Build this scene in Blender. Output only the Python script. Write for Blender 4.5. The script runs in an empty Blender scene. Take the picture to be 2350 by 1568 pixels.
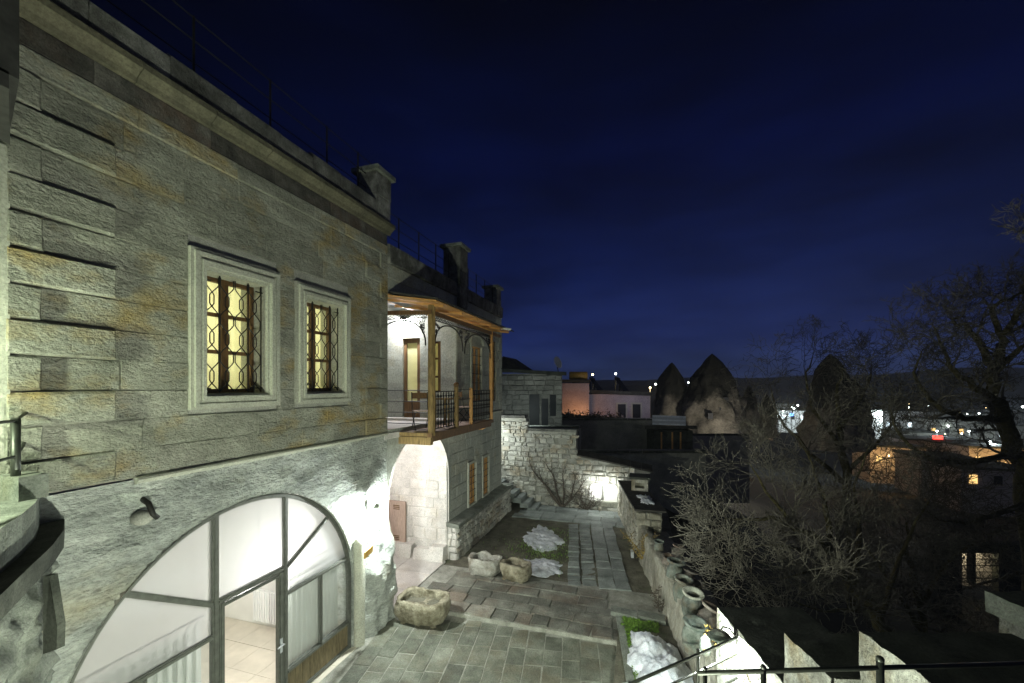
import bpy, math, random
from mathutils import Vector, Matrix, noise
random.seed(7)
R = random.Random(11)
sc = bpy.context.scene
COL = sc.collection
# ------------------------------------------------------------ camera, sky, sun, exposure
CAMZ = 4.95
F = 946.0; CU = 1175.0; HV = 886.0        # focal length, centre and horizon in units of a 2350 px wide frame
PSI = math.radians(17.3)
CP, SP = math.cos(PSI), math.sin(PSI)
cam = bpy.data.cameras.new('camera'); cam_o = bpy.data.objects.new('camera', cam); COL.objects.link(cam_o)
cam.sensor_width = 36; cam.lens = F / 2350 * 36; cam.shift_y = (HV - 784) / 2350
cam.clip_start = 0.05; cam.clip_end = 5000
cam_o.location = (0, 0, CAMZ); cam_o.rotation_euler = (math.pi / 2, 0, PSI)
sc.camera = cam_o
w = bpy.data.worlds.new('World'); sc.world = w; w.use_nodes = True
nt = w.node_tree; nt.nodes.clear()
def N(nt, t, **k):
    n = nt.nodes.new(t)
    for a, b in k.items():
        if a.startswith('i_'):
            key = a[2:]
            key = int(key) if key.isdigit() else key.replace('_', ' ')
            n.inputs[key].default_value = b
        else: setattr(n, a, b)
    return n
tc = N(nt, 'ShaderNodeTexCoord'); sep = N(nt, 'ShaderNodeSeparateXYZ')
nt.links.new(tc.outputs['Generated'], sep.inputs[0])
ramp = N(nt, 'ShaderNodeValToRGB')
nt.links.new(sep.outputs['Z'], ramp.inputs[0])
els = ramp.color_ramp.elements
stops = [(0.0, (.021, .036, .100)), (.035, (.0140, .0250, .083)), (.10, (.0055, .0110, .053)), (.25, (.0017, .0044, .0290)), (.45, (.0004, .0014, .0150)), (.62, (.0001, .0005, .0055)), (1.0, (.0001, .0002, .003))]
els[0].position = 0; els[0].color = (*stops[0][1], 1)
els[1].position = 1; els[1].color = (*stops[-1][1], 1)
for p, c in stops[1:-1]:
    e = els.new(p); e.color = (*c, 1)
mp = N(nt, 'ShaderNodeMapping'); mp.inputs['Scale'].default_value = (1.3, 1.3, 5.0)
nt.links.new(tc.outputs['Generated'], mp.inputs[0])
nz = N(nt, 'ShaderNodeTexNoise', i_Scale=1.7, i_Detail=6, i_Roughness=.55)
nt.links.new(mp.outputs[0], nz.inputs['Vector'])
mr = N(nt, 'ShaderNodeMapRange'); mr.inputs[1].default_value = .3; mr.inputs[2].default_value = .72; mr.inputs[3].default_value = .38; mr.inputs[4].default_value = 1.24
nt.links.new(nz.outputs['Fac'], mr.inputs[0])
dt = N(nt, 'ShaderNodeVectorMath', operation='DOT_PRODUCT'); dt.inputs[1].default_value = (-.12, .99, 0)
nt.links.new(tc.outputs['Generated'], dt.inputs[0])
mr2 = N(nt, 'ShaderNodeMapRange'); mr2.inputs[1].default_value = .3; mr2.inputs[2].default_value = .95; mr2.inputs[3].default_value = .55; mr2.inputs[4].default_value = 1.0
nt.links.new(dt.outputs['Value'], mr2.inputs[0])
mu = N(nt, 'ShaderNodeMath', operation='MULTIPLY'); nt.links.new(mr.outputs[0], mu.inputs[0]); nt.links.new(mr2.outputs[0], mu.inputs[1])
bg = N(nt, 'ShaderNodeBackground'); nt.links.new(ramp.outputs[0], bg.inputs[0]); nt.links.new(mu.outputs[0], bg.inputs[1])
wo = N(nt, 'ShaderNodeOutputWorld'); nt.links.new(bg.outputs[0], wo.inputs[0])
sun = bpy.data.lights.new('moon', 'SUN'); sun.energy = .015; sun.angle = math.radians(.6); sun.color = (.75, .85, 1)
so = bpy.data.objects.new('moon', sun); COL.objects.link(so); so.rotation_euler = (math.radians(52), 0, math.radians(35)); so.location = (5, -5, 20)
sc.view_settings.view_transform = 'Standard'; sc.view_settings.look = 'None'
sc.view_settings.exposure = 1.12; sc.view_settings.gamma = 1; sc.view_settings.use_curve_mapping = False
sc.render.engine = 'CYCLES'; sc.cycles.use_denoising = True
try: sc.cycles.denoiser = 'OPENIMAGEDENOISE'
except Exception: pass
sc.cycles.max_bounces = 6; sc.cycles.transparent_max_bounces = 12; sc.cycles.caustics_reflective = False; sc.cycles.caustics_refractive = False
sc.cycles.sample_clamp_indirect = 4

def ray(u, v):
    cx = (u - CU) / F
    return Vector((cx * CP - SP, cx * SP + CP, (HV - v) / F))
CAM = Vector((0, 0, CAMZ))
def P(u, v, d): return CAM + ray(u, v) * d
# ------------------------------------------------------------ helpers
class MB:
    def __init__(s): s.v = []; s.f = []
    def quad(s, a, b, c, d):
        i = len(s.v); s.v += [tuple(a), tuple(b), tuple(c), tuple(d)]; s.f.append((i, i+1, i+2, i+3)); return s
    def poly(s, pts):
        i = len(s.v); s.v += [tuple(p) for p in pts]; s.f.append(tuple(range(i, i+len(pts)))); return s
    def prism(s, pts, vec):
        n = len(pts); i = len(s.v); vec = Vector(vec)
        s.v += [tuple(p) for p in pts] + [tuple(Vector(p) + vec) for p in pts]
        s.f.append(tuple(range(i+n-1, i-1, -1))); s.f.append(tuple(range(i+n, i+2*n)))
        for k in range(n):
            l = (k+1) % n; s.f.append((i+k, i+l, i+n+l, i+n+k))
        return s
    def box(s, x0, x1, y0, y1, z0, z1):
        return s.prism([(x0,y0,z0),(x1,y0,z0),(x1,y1,z0),(x0,y1,z0)], (0,0,z1-z0))
    def obox(s, o, U, V, W):            # oriented box from corner o
        o = Vector(o); U = Vector(U); V = Vector(V)
        return s.prism([o, o+U, o+U+V, o+V], W)
    def beam(s, a, b, w, h):
        a = Vector(a); b = Vector(b); d = (b-a).normalized()
        up = Vector((0,0,1)) if abs(d.z) < .9 else Vector((1,0,0))
        sd = d.cross(up).normalized() * w/2; u2 = sd.cross(d).normalized() * h/2
        return s.prism([a-sd-u2, a+sd-u2, a+sd+u2, a-sd+u2], b-a)
    def tube(s, pts, r, n=6, cap=True):
        pts = [Vector(p) for p in pts]
        if not hasattr(r, '__len__'): r = [r]*len(pts)
        t0 = (pts[1]-pts[0]).normalized()
        ref = Vector((0,0,1)) if abs(t0.z) < .9 else Vector((1,0,0))
        nrm = t0.cross(ref).normalized(); base = len(s.v)
        for k, p in enumerate(pts):
            if k == 0: t = t0
            elif k == len(pts)-1: t = (pts[k]-pts[k-1])
            else: t = (pts[k+1]-pts[k-1])
            if t.length < 1e-9: t = t0
            t = t.normalized(); nrm = (nrm - t*nrm.dot(t))
            if nrm.length < 1e-6: nrm = t.orthogonal()
            nrm = nrm.normalized(); bn = t.cross(nrm)
            for j in range(n):
                a = 2*math.pi*j/n
                s.v.append(tuple(p + (nrm*math.cos(a)+bn*math.sin(a))*r[k]))
        for k in range(len(pts)-1):
            for j in range(n):
                j2 = (j+1) % n
                s.f.append((base+k*n+j, base+k*n+j2, base+(k+1)*n+j2, base+(k+1)*n+j))
        if cap:
            s.f.append(tuple(base+j for j in range(n-1,-1,-1))); e = base+(len(pts)-1)*n
            s.f.append(tuple(e+j for j in range(n)))
        return s
    def lathe(s, o, prof, n=16, tilt=None):
        o = Vector(o); base = len(s.v)
        for (r, z) in prof:
            for j in range(n):
                a = 2*math.pi*j/n; q = Vector((r*math.cos(a), r*math.sin(a), z))
                if tilt: q = tilt @ q
                s.v.append(tuple(o+q))
        for k in range(len(prof)-1):
            for j in range(n):
                j2 = (j+1) % n
                s.f.append((base+k*n+j, base+k*n+j2, base+(k+1)*n+j2, base+(k+1)*n+j))
        return s
    def sphere(s, c, r, n=10, m=6, sq=1):
        return s.lathe(c, [(max(r*math.sin(math.pi*k/m), .0005), -r*sq*math.cos(math.pi*k/m)) for k in range(m+1)], n)
    def mesh(s, name, mat=None, smooth=False):
        me = bpy.data.meshes.new(name); me.from_pydata(s.v, [], s.f); me.update()
        if mat: me.materials.append(mat)
        if smooth: me.polygons.foreach_set('use_smooth', [True]*len(me.polygons))
        return me
    def build(s, name, mat, parent=None, smooth=False):
        return link(name, s.mesh(name, mat, smooth), parent)
def link(name, me, parent=None):
    o = bpy.data.objects.new(name, me); COL.objects.link(o)
    if parent is not None: attach(o, parent)
    return o
ROOTW = {}
def attach(o, parent):
    o.parent = parent
    o.matrix_parent_inverse = Matrix.Translation(-ROOTW.get(parent.name, Vector((0,0,0))))
    ROOTW[o.name] = Vector((0,0,0))
def tag(o, label=None, cat=None, group=None, kind=None):
    for k, v in (('label', label), ('category', cat), ('group', group), ('kind', kind)):
        if v: o[k] = v
    return o
def thing(name, loc, label, cat, group=None):
    o = bpy.data.objects.new(name, None); COL.objects.link(o); o.location = loc; o.empty_display_size = .2
    ROOTW[o.name] = Vector(loc); return tag(o, label, cat, group)
def struct(o): o['kind'] = 'structure'; return o
def copy_thing(o, loc, label, group=None, rz=None):
    r = o.copy(); COL.objects.link(r); r.location = loc; r['label'] = label
    if group: r['group'] = group
    if rz is not None: r.rotation_euler.z = rz
    for ch in o.children:
        c = ch.copy(); COL.objects.link(c); c.parent = r
        for g in ch.children:
            d = g.copy(); COL.objects.link(d); d.parent = c
    return r
def part(name, parent):
    o = bpy.data.objects.new(name, None); COL.objects.link(o); o.empty_display_size = .2; attach(o, parent); return o
def lamp(name, loc, power, col, parent=None, r=.05, spot=None, aim=None):
    l = bpy.data.lights.new(name, 'SPOT' if spot else 'POINT'); l.energy = power; l.color = col; l.shadow_soft_size = r
    o = bpy.data.objects.new(name, l); COL.objects.link(o); o.location = loc
    if spot:
        l.spot_size = math.radians(spot); l.spot_blend = .35
        o.rotation_euler = (Vector(aim)-Vector(loc)).to_track_quat('-Z', 'Y').to_euler()
    if parent is not None: attach(o, parent)
    return o
def fbm(p, oct=4): return noise.fractal(Vector(p), 1.0, 2.0, oct, noise_basis='PERLIN_ORIGINAL')
# ------------------------------------------------------------ materials
def mat_base(name, rough=.85, metal=0.0, spec=.3):
    m = bpy.data.materials.new(name); m.use_nodes = True; b = m.node_tree.nodes['Principled BSDF']
    b.inputs['Roughness'].default_value = rough; b.inputs['Metallic'].default_value = metal
    b.inputs['Specular IOR Level'].default_value = spec
    return m, m.node_tree, b
def stone_mat(name, c1, c2, c3=None, scale=2.0, bump=.5, bscale=30, rand=.25, rough=.9, c3amt=.5, stretch=(1,1,1), dark=0.0, bdist=.02):
    m, nt, b = mat_base(name, rough, 0, .15)
    g = N(nt, 'ShaderNodeNewGeometry'); mp = N(nt, 'ShaderNodeMapping'); mp.inputs['Scale'].default_value = stretch
    nt.links.new(g.outputs['Position'], mp.inputs[0]); vec = mp.outputs[0]
    n1 = N(nt, 'ShaderNodeTexNoise', i_Scale=scale, i_Detail=8, i_Roughness=.65); nt.links.new(vec, n1.inputs['Vector'])
    rp = N(nt, 'ShaderNodeValToRGB'); rp.color_ramp.elements[0].position = .32; rp.color_ramp.elements[1].position = .68
    rp.color_ramp.elements[0].color = (*c1, 1); rp.color_ramp.elements[1].color = (*c2, 1)
    nt.links.new(n1.outputs['Fac'], rp.inputs[0]); col = rp.outputs[0]
    oi = N(nt, 'ShaderNodeObjectInfo')
    if c3:
        n2 = N(nt, 'ShaderNodeTexNoise', i_Scale=scale*.55, i_Detail=5, i_Roughness=.6); nt.links.new(vec, n2.inputs['Vector'])
        ad = N(nt, 'ShaderNodeMath', operation='MULTIPLY_ADD'); nt.links.new(oi.outputs['Random'], ad.inputs[0]); ad.inputs[1].default_value = .15*min(1, rand*3)
        nt.links.new(n2.outputs['Fac'], ad.inputs[2])
        r2 = N(nt, 'ShaderNodeValToRGB'); r2.color_ramp.elements[0].position = .545; r2.color_ramp.elements[1].position = .74
        r2.color_ramp.elements[1].color = (c3amt*1.4, c3amt*1.4, c3amt*1.4, 1)
        nt.links.new(ad.outputs[0], r2.inputs[0])
        mx = N(nt, 'ShaderNodeMixRGB'); nt.links.new(r2.outputs[0], mx.inputs[0]); nt.links.new(col, mx.inputs[1]); mx.inputs[2].default_value = (*c3, 1); col = mx.outputs[0]
    # fine pits
    n4 = N(nt, 'ShaderNodeTexNoise', i_Scale=scale*14, i_Detail=6, i_Roughness=.7); nt.links.new(vec, n4.inputs['Vector'])
    m4 = N(nt, 'ShaderNodeMapRange'); m4.inputs[1].default_value = .3; m4.inputs[2].default_value = .6; m4.inputs[3].default_value = .62; m4.inputs[4].default_value = 1.08
    nt.links.new(n4.outputs['Fac'], m4.inputs[0])
    mr = N(nt, 'ShaderNodeMapRange'); mr.inputs[3].default_value = 1-rand; mr.inputs[4].default_value = 1+rand*.6
    nt.links.new(oi.outputs['Random'], mr.inputs[0])
    mm = N(nt, 'ShaderNodeMath', operation='MULTIPLY'); nt.links.new(mr.outputs[0], mm.inputs[0]); nt.links.new(m4.outputs[0], mm.inputs[1])
    last = mm.outputs[0]
    if dark:
        n5 = N(nt, 'ShaderNodeTexNoise', i_Scale=1.1, i_Detail=7, i_Roughness=.7); nt.links.new(g.outputs['Position'], n5.inputs['Vector'])
        m5 = N(nt, 'ShaderNodeMapRange'); m5.inputs[1].default_value = .42; m5.inputs[2].default_value = .62; m5.inputs[3].default_value = 1; m5.inputs[4].default_value = 1-dark
        nt.links.new(n5.outputs['Fac'], m5.inputs[0])
        m6 = N(nt, 'ShaderNodeMath', operation='MULTIPLY'); nt.links.new(last, m6.inputs[0]); nt.links.new(m5.outputs[0], m6.inputs[1]); last = m6.outputs[0]
    mul = N(nt, 'ShaderNodeVectorMath', operation='SCALE'); nt.links.new(col, mul.inputs[0]); nt.links.new(last, mul.inputs['Scale'])
    nt.links.new(mul.outputs[0], b.inputs['Base Color'])
    n3 = N(nt, 'ShaderNodeTexNoise', i_Scale=bscale, i_Detail=8, i_Roughness=.65); nt.links.new(vec, n3.inputs['Vector'])
    n6 = N(nt, 'ShaderNodeTexNoise', i_Scale=bscale*.2, i_Detail=4, i_Roughness=.6); nt.links.new(vec, n6.inputs['Vector'])
    a6 = N(nt, 'ShaderNodeMath', operation='MULTIPLY_ADD'); nt.links.new(n6.outputs['Fac'], a6.inputs[0]); a6.inputs[1].default_value = 1.6; nt.links.new(n3.outputs['Fac'], a6.inputs[2])
    bp = N(nt, 'ShaderNodeBump', i_Strength=bump, i_Distance=bdist); nt.links.new(a6.outputs[0], bp.inputs['Height']); nt.links.new(bp.outputs[0], b.inputs['Normal'])
    return m
def plain(name, col, rough=.6, metal=0, spec=.4, var=.25, scale=8, bump=.2, stretch=(1,1,1)):
    m, nt, b = mat_base(name, rough, metal, spec)
    g = N(nt, 'ShaderNodeNewGeometry'); mp = N(nt, 'ShaderNodeMapping'); mp.inputs['Scale'].default_value = stretch
    nt.links.new(g.outputs['Position'], mp.inputs[0])
    n1 = N(nt, 'ShaderNodeTexNoise', i_Scale=scale, i_Detail=6, i_Roughness=.6); nt.links.new(mp.outputs[0], n1.inputs['Vector'])
    mr = N(nt, 'ShaderNodeMapRange'); mr.inputs[1].default_value = .3; mr.inputs[2].default_value = .7; mr.inputs[3].default_value = 1-var; mr.inputs[4].default_value = 1+var
    nt.links.new(n1.outputs['Fac'], mr.inputs[0])
    sc_ = N(nt, 'ShaderNodeVectorMath', operation='SCALE'); sc_.inputs[0].default_value = col; nt.links.new(mr.outputs[0], sc_.inputs['Scale'])
    nt.links.new(sc_.outputs[0], b.inputs['Base Color'])
    if bump:
        bp = N(nt, 'ShaderNodeBump', i_Strength=bump, i_Distance=.01); nt.links.new(n1.outputs['Fac'], bp.inputs['Height']); nt.links.new(bp.outputs[0], b.inputs['Normal'])
    return m
def emit(name, col, s):
    m = bpy.data.materials.new(name); m.use_nodes = True; nt = m.node_tree; nt.nodes.clear()
    e = N(nt, 'ShaderNodeEmission'); e.inputs[0].default_value = (*col, 1); e.inputs[1].default_value = s
    o = N(nt, 'ShaderNodeOutputMaterial'); nt.links.new(e.outputs[0], o.inputs[0]); return m
def sheet(name, col, transl=.5, transp=0.0, gloss=0.0):      # cloth or frosted glass
    m = bpy.data.materials.new(name); m.use_nodes = True; nt = m.node_tree; nt.nodes.clear()
    d = N(nt, 'ShaderNodeBsdfDiffuse'); d.inputs[0].default_value = (*col, 1)
    t = N(nt, 'ShaderNodeBsdfTranslucent'); t.inputs[0].default_value = (*col, 1)
    mx = N(nt, 'ShaderNodeMixShader'); mx.inputs[0].default_value = transl; nt.links.new(d.outputs[0], mx.inputs[1]); nt.links.new(t.outputs[0], mx.inputs[2]); last = mx
    if transp:
        tr = N(nt, 'ShaderNodeBsdfTransparent'); tr.inputs[0].default_value = (.95, .97, .97, 1)
        m2 = N(nt, 'ShaderNodeMixShader'); m2.inputs[0].default_value = transp; nt.links.new(last.outputs[0], m2.inputs[1]); nt.links.new(tr.outputs[0], m2.inputs[2]); last = m2
    if gloss:
        gl = N(nt, 'ShaderNodeBsdfGlossy', i_Roughness=.12); m3 = N(nt, 'ShaderNodeMixShader'); m3.inputs[0].default_value = gloss
        nt.links.new(last.outputs[0], m3.inputs[1]); nt.links.new(gl.outputs[0], m3.inputs[2]); last = m3
    o = N(nt, 'ShaderNodeOutputMaterial'); nt.links.new(last.outputs[0], o.inputs[0]); return m
M = {}
M['ashlar'] = stone_mat('ashlar', (.215,.22,.18), (.43,.43,.36), (.36,.26,.09), scale=2.6, bump=1.0, bscale=34, rand=.17, c3amt=.62, stretch=(1,.8,1.35), bdist=.045)
M['trim'] = stone_mat('trim', (.36,.37,.31), (.48,.48,.40), None, scale=3, bump=.3, bscale=40, rand=.08)
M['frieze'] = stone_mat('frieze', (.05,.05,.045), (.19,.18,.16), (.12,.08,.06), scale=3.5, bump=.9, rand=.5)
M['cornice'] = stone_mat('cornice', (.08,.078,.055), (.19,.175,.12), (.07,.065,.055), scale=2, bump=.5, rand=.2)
M['parapet'] = stone_mat('parapet', (.12,.12,.11), (.36,.36,.33), (.07,.07,.055), scale=4.5, bump=1, rand=.35, dark=.5)
M['rock'] = stone_mat('rock', (.24,.26,.24), (.62,.65,.60), (.30,.24,.10), scale=1.7, bump=1.0, bscale=12, rand=0, c3amt=.4, stretch=(1,.7,1.4), bdist=.09)
M['wall2'] = stone_mat('wall_pale', (.30,.32,.28), (.42,.43,.37), (.34,.28,.15), scale=1.6, bump=.5, bscale=22, rand=.10, c3amt=.4)
M['inner'] = stone_mat('passage_stone', (.56,.54,.51), (.74,.71,.67), (.52,.46,.38), scale=3, bump=.7, bscale=22, rand=.16, c3amt=.4)
M['rubble'] = stone_mat('rubble', (.36,.36,.32), (.66,.66,.59), (.24,.19,.12), scale=3.2, bump=1, bscale=20, rand=.40, bdist=.04)
M['mortar'] = stone_mat('mortar', (.28,.28,.25), (.40,.40,.35), None, scale=4, bump=.6, bscale=30, rand=0)
M['jointdark'] = stone_mat('joint', (.05,.05,.045), (.11,.11,.10), None, scale=5, bump=.5, rand=0)
M['jointlight'] = stone_mat('light_joint', (.20,.20,.17), (.40,.40,.35), None, scale=5, bump=.5, rand=0)
M['paver'] = stone_mat('paver', (.12,.13,.10), (.26,.27,.22), (.15,.13,.09), scale=3.0, bump=.9, bscale=22, rand=.26, rough=.5, dark=.35)
M['paver2'] = stone_mat('paver_brown', (.12,.12,.10), (.28,.28,.24), (.16,.12,.09), scale=3, bump=1, bscale=22, rand=.36, rough=.5, dark=.4)
M['paver3'] = stone_mat('paver_path', (.15,.17,.16), (.32,.35,.33), None, scale=2.2, bump=.5, bscale=20, rand=.22, rough=.65)
M['dirt'] = stone_mat('dirt', (.085,.08,.06), (.18,.17,.13), (.06,.09,.03), scale=3, bump=.9, bscale=30, rand=0)
M['terrain'] = stone_mat('terrain', (.010,.010,.009), (.028,.026,.022), (.015,.018,.010), scale=.15, bump=.6, bscale=1.5, rand=0)
M['snow'] = stone_mat('snow', (.55,.59,.66), (.88,.90,.95), (.40,.40,.38), scale=4.5, bump=.8, bscale=14, rand=0, rough=.6, c3amt=.4, bdist=.025)
M['trough'] = stone_mat('trough', (.14,.12,.08), (.42,.39,.29), (.09,.075,.04), scale=6, bump=1, bscale=24, rand=.2, bdist=.06)
M['trough2'] = stone_mat('trough_pale', (.26,.25,.21), (.56,.55,.50), (.18,.15,.10), scale=5, bump=1, bscale=22, rand=.1, bdist=.06)
M['retain'] = stone_mat('retaining', (.30,.29,.22), (.66,.64,.56), (.20,.16,.09), scale=2.4, bump=1, bscale=16, rand=.15, dark=.4, stretch=(1,1,.4), bdist=.05)
M['step'] = stone_mat('stepwall', (.30,.30,.25), (.74,.75,.68), (.22,.16,.07), scale=3.0, bump=1.0, bscale=16, rand=.1, dark=.5, c3amt=.75, bdist=.08)
M['cap'] = stone_mat('cap_stone', (.10,.11,.095), (.27,.29,.25), (.12,.12,.08), scale=3, bump=.8, bscale=30, rand=.12)
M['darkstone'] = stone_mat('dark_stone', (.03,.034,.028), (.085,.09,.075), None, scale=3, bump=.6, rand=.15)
M['iron'] = plain('iron', (.025,.024,.022), .55, .6, .4)
M['steel'] = plain('gate_steel', (.11,.115,.10), .45, .3, .5, scale=12)
M['rail'] = plain('rail_iron', (.05,.055,.045), .45, .7, .5, scale=15)
M['wood'] = plain('dark_wood', (.12,.065,.025), .6, 0, .3, .35, 5, .4, (6,6,.6))
M['oldwood'] = plain('old_timber', (.20,.135,.055), .75, 0, .2, .5, 5, .6, (5,5,1))
M['greywood'] = plain('grey_timber', (.13,.105,.06), .75, 0, .2, .4, 5, .5, (5,5,1))
M['plank'] = plain('ceiling_plank', (.50,.26,.08), .55, 0, .3, .25, 5, .3, (1,8,1))
M['lampglow'] = emit('lamp_glow', (1, .98, .94), 2)
M['curtain'] = sheet('curtain', (.50,.52,.49), .45)
M['ycurtain'] = sheet('yellow_curtain', (.76,.75,.48), .6)
M['frost'] = sheet('frosted_glass', (.70,.70,.71), .70, .60, .07)
M['clear'] = sheet('clear_glass', (.8,.8,.8), .5, .93, .06)
M['white'] = plain('white_plaster', (.75,.74,.71), .8, 0, .2, .05, 3, .1)
M['travertine'] = plain('travertine', (.62,.57,.48), .35, 0, .4, .12, 3, .05)
M['radiator'] = plain('radiator_enamel', (.8,.8,.8), .3, 0, .5, .02)
M['shutter'] = plain('shutter_wood', (.36,.27,.22), .7, 0, .3, .2, 8, .3, (5,5,1))
M['slate'] = plain('roof_slate', (.035,.035,.032), .8, 0, .3, .4, 10, .5)
M['tile'] = plain('roof_tile', (.05,.048,.042), .85, 0, .2, .5, 5, .5)
M['jar'] = stone_mat('jar_glaze', (.09,.12,.10), (.30,.33,.30), (.16,.12,.08), scale=7, bump=.9, bscale=30, rand=.4, rough=.7)
M['jar2'] = stone_mat('jar_clay', (.12,.10,.085), (.34,.31,.27), (.20,.13,.09), scale=7, bump=.9, bscale=30, rand=.4)
M['bark'] = plain('bark', (.085,.075,.038), .95, 0, .1, .4, 12, .8)
M['twig'] = plain('twig_bark', (.115,.106,.088), .95, 0, .1, .4, 10, 0)
M['vine'] = plain('vine_bark', (.10,.085,.07), .95, 0, .1, .3, 10, 0)
M['leaf'] = plain('shrub_leaf', (.12,.22,.03), .7, 0, .3, .5, 25, 0)
M['dryleaf'] = plain('dry_leaf', (.28,.20,.05), .8, 0, .3, .4, 25, 0)
M['clay'] = plain('tank_paint', (.55,.33,.05), .5)
M['pink'] = stone_mat('pink_render', (.34,.32,.33), (.46,.43,.44), None, scale=1, bump=.2, rand=0)
M['tuff'] = stone_mat('tuff', (.12,.11,.085), (.34,.31,.25), (.05,.045,.035), scale=.35, bump=.8, bscale=2.5, rand=.1, bdist=.3, c3amt=.7)
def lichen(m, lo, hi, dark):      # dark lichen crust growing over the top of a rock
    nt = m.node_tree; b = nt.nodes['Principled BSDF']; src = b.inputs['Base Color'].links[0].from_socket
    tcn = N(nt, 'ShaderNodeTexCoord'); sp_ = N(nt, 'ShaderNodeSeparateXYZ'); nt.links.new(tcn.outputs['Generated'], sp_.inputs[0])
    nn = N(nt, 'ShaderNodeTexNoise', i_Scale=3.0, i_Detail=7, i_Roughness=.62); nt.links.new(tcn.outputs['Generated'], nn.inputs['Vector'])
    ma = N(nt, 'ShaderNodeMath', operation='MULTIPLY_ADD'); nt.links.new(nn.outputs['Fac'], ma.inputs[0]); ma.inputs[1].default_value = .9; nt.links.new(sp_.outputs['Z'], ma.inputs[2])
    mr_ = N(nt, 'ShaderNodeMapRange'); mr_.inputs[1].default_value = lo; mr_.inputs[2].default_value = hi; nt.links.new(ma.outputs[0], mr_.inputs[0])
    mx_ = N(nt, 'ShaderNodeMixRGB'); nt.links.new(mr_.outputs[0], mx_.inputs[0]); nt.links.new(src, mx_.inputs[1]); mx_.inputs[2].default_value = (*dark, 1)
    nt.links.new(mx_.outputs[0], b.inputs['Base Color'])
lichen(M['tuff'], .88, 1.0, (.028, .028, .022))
M['farwall'] = stone_mat('far_wall', (.17,.17,.15), (.34,.33,.29), None, scale=1.2, bump=.5, bscale=8, rand=.25)
M['glassdark'] = plain('dark_pane', (.01,.012,.015), .5, 0, .3, 0, 5, 0)
M['metalpale'] = plain('pale_metal', (.5,.52,.55), .4, .3, .5, .1)
M['brass'] = plain('sign_wood', (.45,.27,.06), .6, 0, .4, .2)
M['bulb'] = emit('bulb_white', (1, .99, .95), 30)
M['bulbfar'] = emit('street_bulb', (.85, 1, .95), 14)
M['bulbwarm'] = emit('street_bulb_warm', (1, .78, .35), 10)
M['bulbred'] = emit('red_sign_light', (1, .03, .02), 4)
M['bulbblue'] = emit('blue_sign_light', (.1, .3, 1), 6)
M['litwin'] = emit('lit_window', (1, .62, .22), .7)
M['litwinw'] = emit('lit_window_white', (.75, .92, 1), 1.3)
GREEN = (.86, 1.0, .84); COOL = (.93, .98, 1.0); WARM = (1.0, .86, .62)
# ------------------------------------------------------------ block laying
def block_mesh(o, U, V, Nn, lu, lv, dep, cham, jit, mat, rnd):
    """a dressed or rough block: o = lower left corner on the face plane, U/V unit vectors, N outward"""
    def j(): return (rnd.random()-.5)*2*jit
    c = [(0,0),(lu,0),(lu,lv),(0,lv)]
    outer = [(a+j(), b+j()) for a, b in c]
    cx = lu/2; cy = lv/2; pr = rnd.uniform(0, jit*.8)
    mb = MB()
    back = [o+U*a+V*b-Nn*dep for a, b in outer]
    mid = [o+U*a+V*b-Nn*cham for a, b in outer]
    front = [o+U*(a+(cham if a < cx else -cham))+V*(b+(cham if b < cy else -cham))+Nn*(pr+j()*.5) for a, b in outer]
    mb.v = [tuple(p) for p in back+mid+front]
    for k in range(4):
        l = (k+1) % 4
        mb.f += [(k, l, 4+l, 4+k), (4+k, 4+l, 8+l, 8+k)]
    mb.f.append((8,9,10,11))
    return mb
def lay(parent, o, U, V, Nn, width, courses, avg, mat, gap=.008, dep=.15, cham=.008, jit=.004, holes=(), rnd=R, name='stone', keep=None, vary=.35, proud=0, sagfn=None):
    """courses: list of (v0, v1); holes: (u0,u1,v0,v1) rectangles in face coordinates"""
    U = Vector(U); V = Vector(V); Nn = Vector(Nn); o = Vector(o); out = []
    for (v0, v1) in courses:
        segs = [(0, width)]
        for (a, b, c, d) in holes:
            if min(v1, d)-max(v0, c) > .02:
                ns = []
                for (s, e) in segs:
                    if b <= s or a >= e: ns.append((s, e)); continue
                    if a > s: ns.append((s, a))
                    if b < e: ns.append((b, e))
                segs = ns
        for (s, e) in segs:
            n = max(1, round((e-s)/avg + rnd.uniform(-.3, .3)))
            cuts = [s+(e-s)*(i+(rnd.uniform(-vary, vary) if 0 < i < n else 0))/n for i in range(n+1)]
            for i in range(n):
                a, b = cuts[i]+gap/2, cuts[i+1]-gap/2
                if b-a < .04: continue
                if keep and not keep((a+b)/2, (v0+v1)/2, a, b, v0, v1): continue
                mb = block_mesh(o+U*a+V*(v0+gap/2)+Nn*(proud+rnd.uniform(0, jit)), U, V, Nn, b-a, v1-v0-gap, dep, cham, jit, mat, rnd)
                out.append(mb.build(name, mat, parent))
    return out
def rects_minus(a0, a1, b0, b1, holes):
    ys = sorted({a0, a1, *[min(max(h[0], a0), a1) for h in holes], *[min(max(h[1], a0), a1) for h in holes]})
    zs = sorted({b0, b1, *[min(max(h[2], b0), b1) for h in holes], *[min(max(h[3], b0), b1) for h in holes]})
    out = []
    for i in range(len(ys)-1):
        for k in range(len(zs)-1):
            cy = (ys[i]+ys[i+1])/2; cz = (zs[k]+zs[k+1])/2
            if any(h[0] < cy < h[1] and h[2] < cz < h[3] for h in holes): continue
            out.append((ys[i], ys[i+1], zs[k], zs[k+1]))
    return out
def slab_with_holes(x0, x1, a0, a1, b0, b1, holes):
    mb = MB()
    for r in rects_minus(a0, a1, b0, b1, holes): mb.box(x0, x1, r[0], r[1], r[2], r[3])
    return mb
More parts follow.
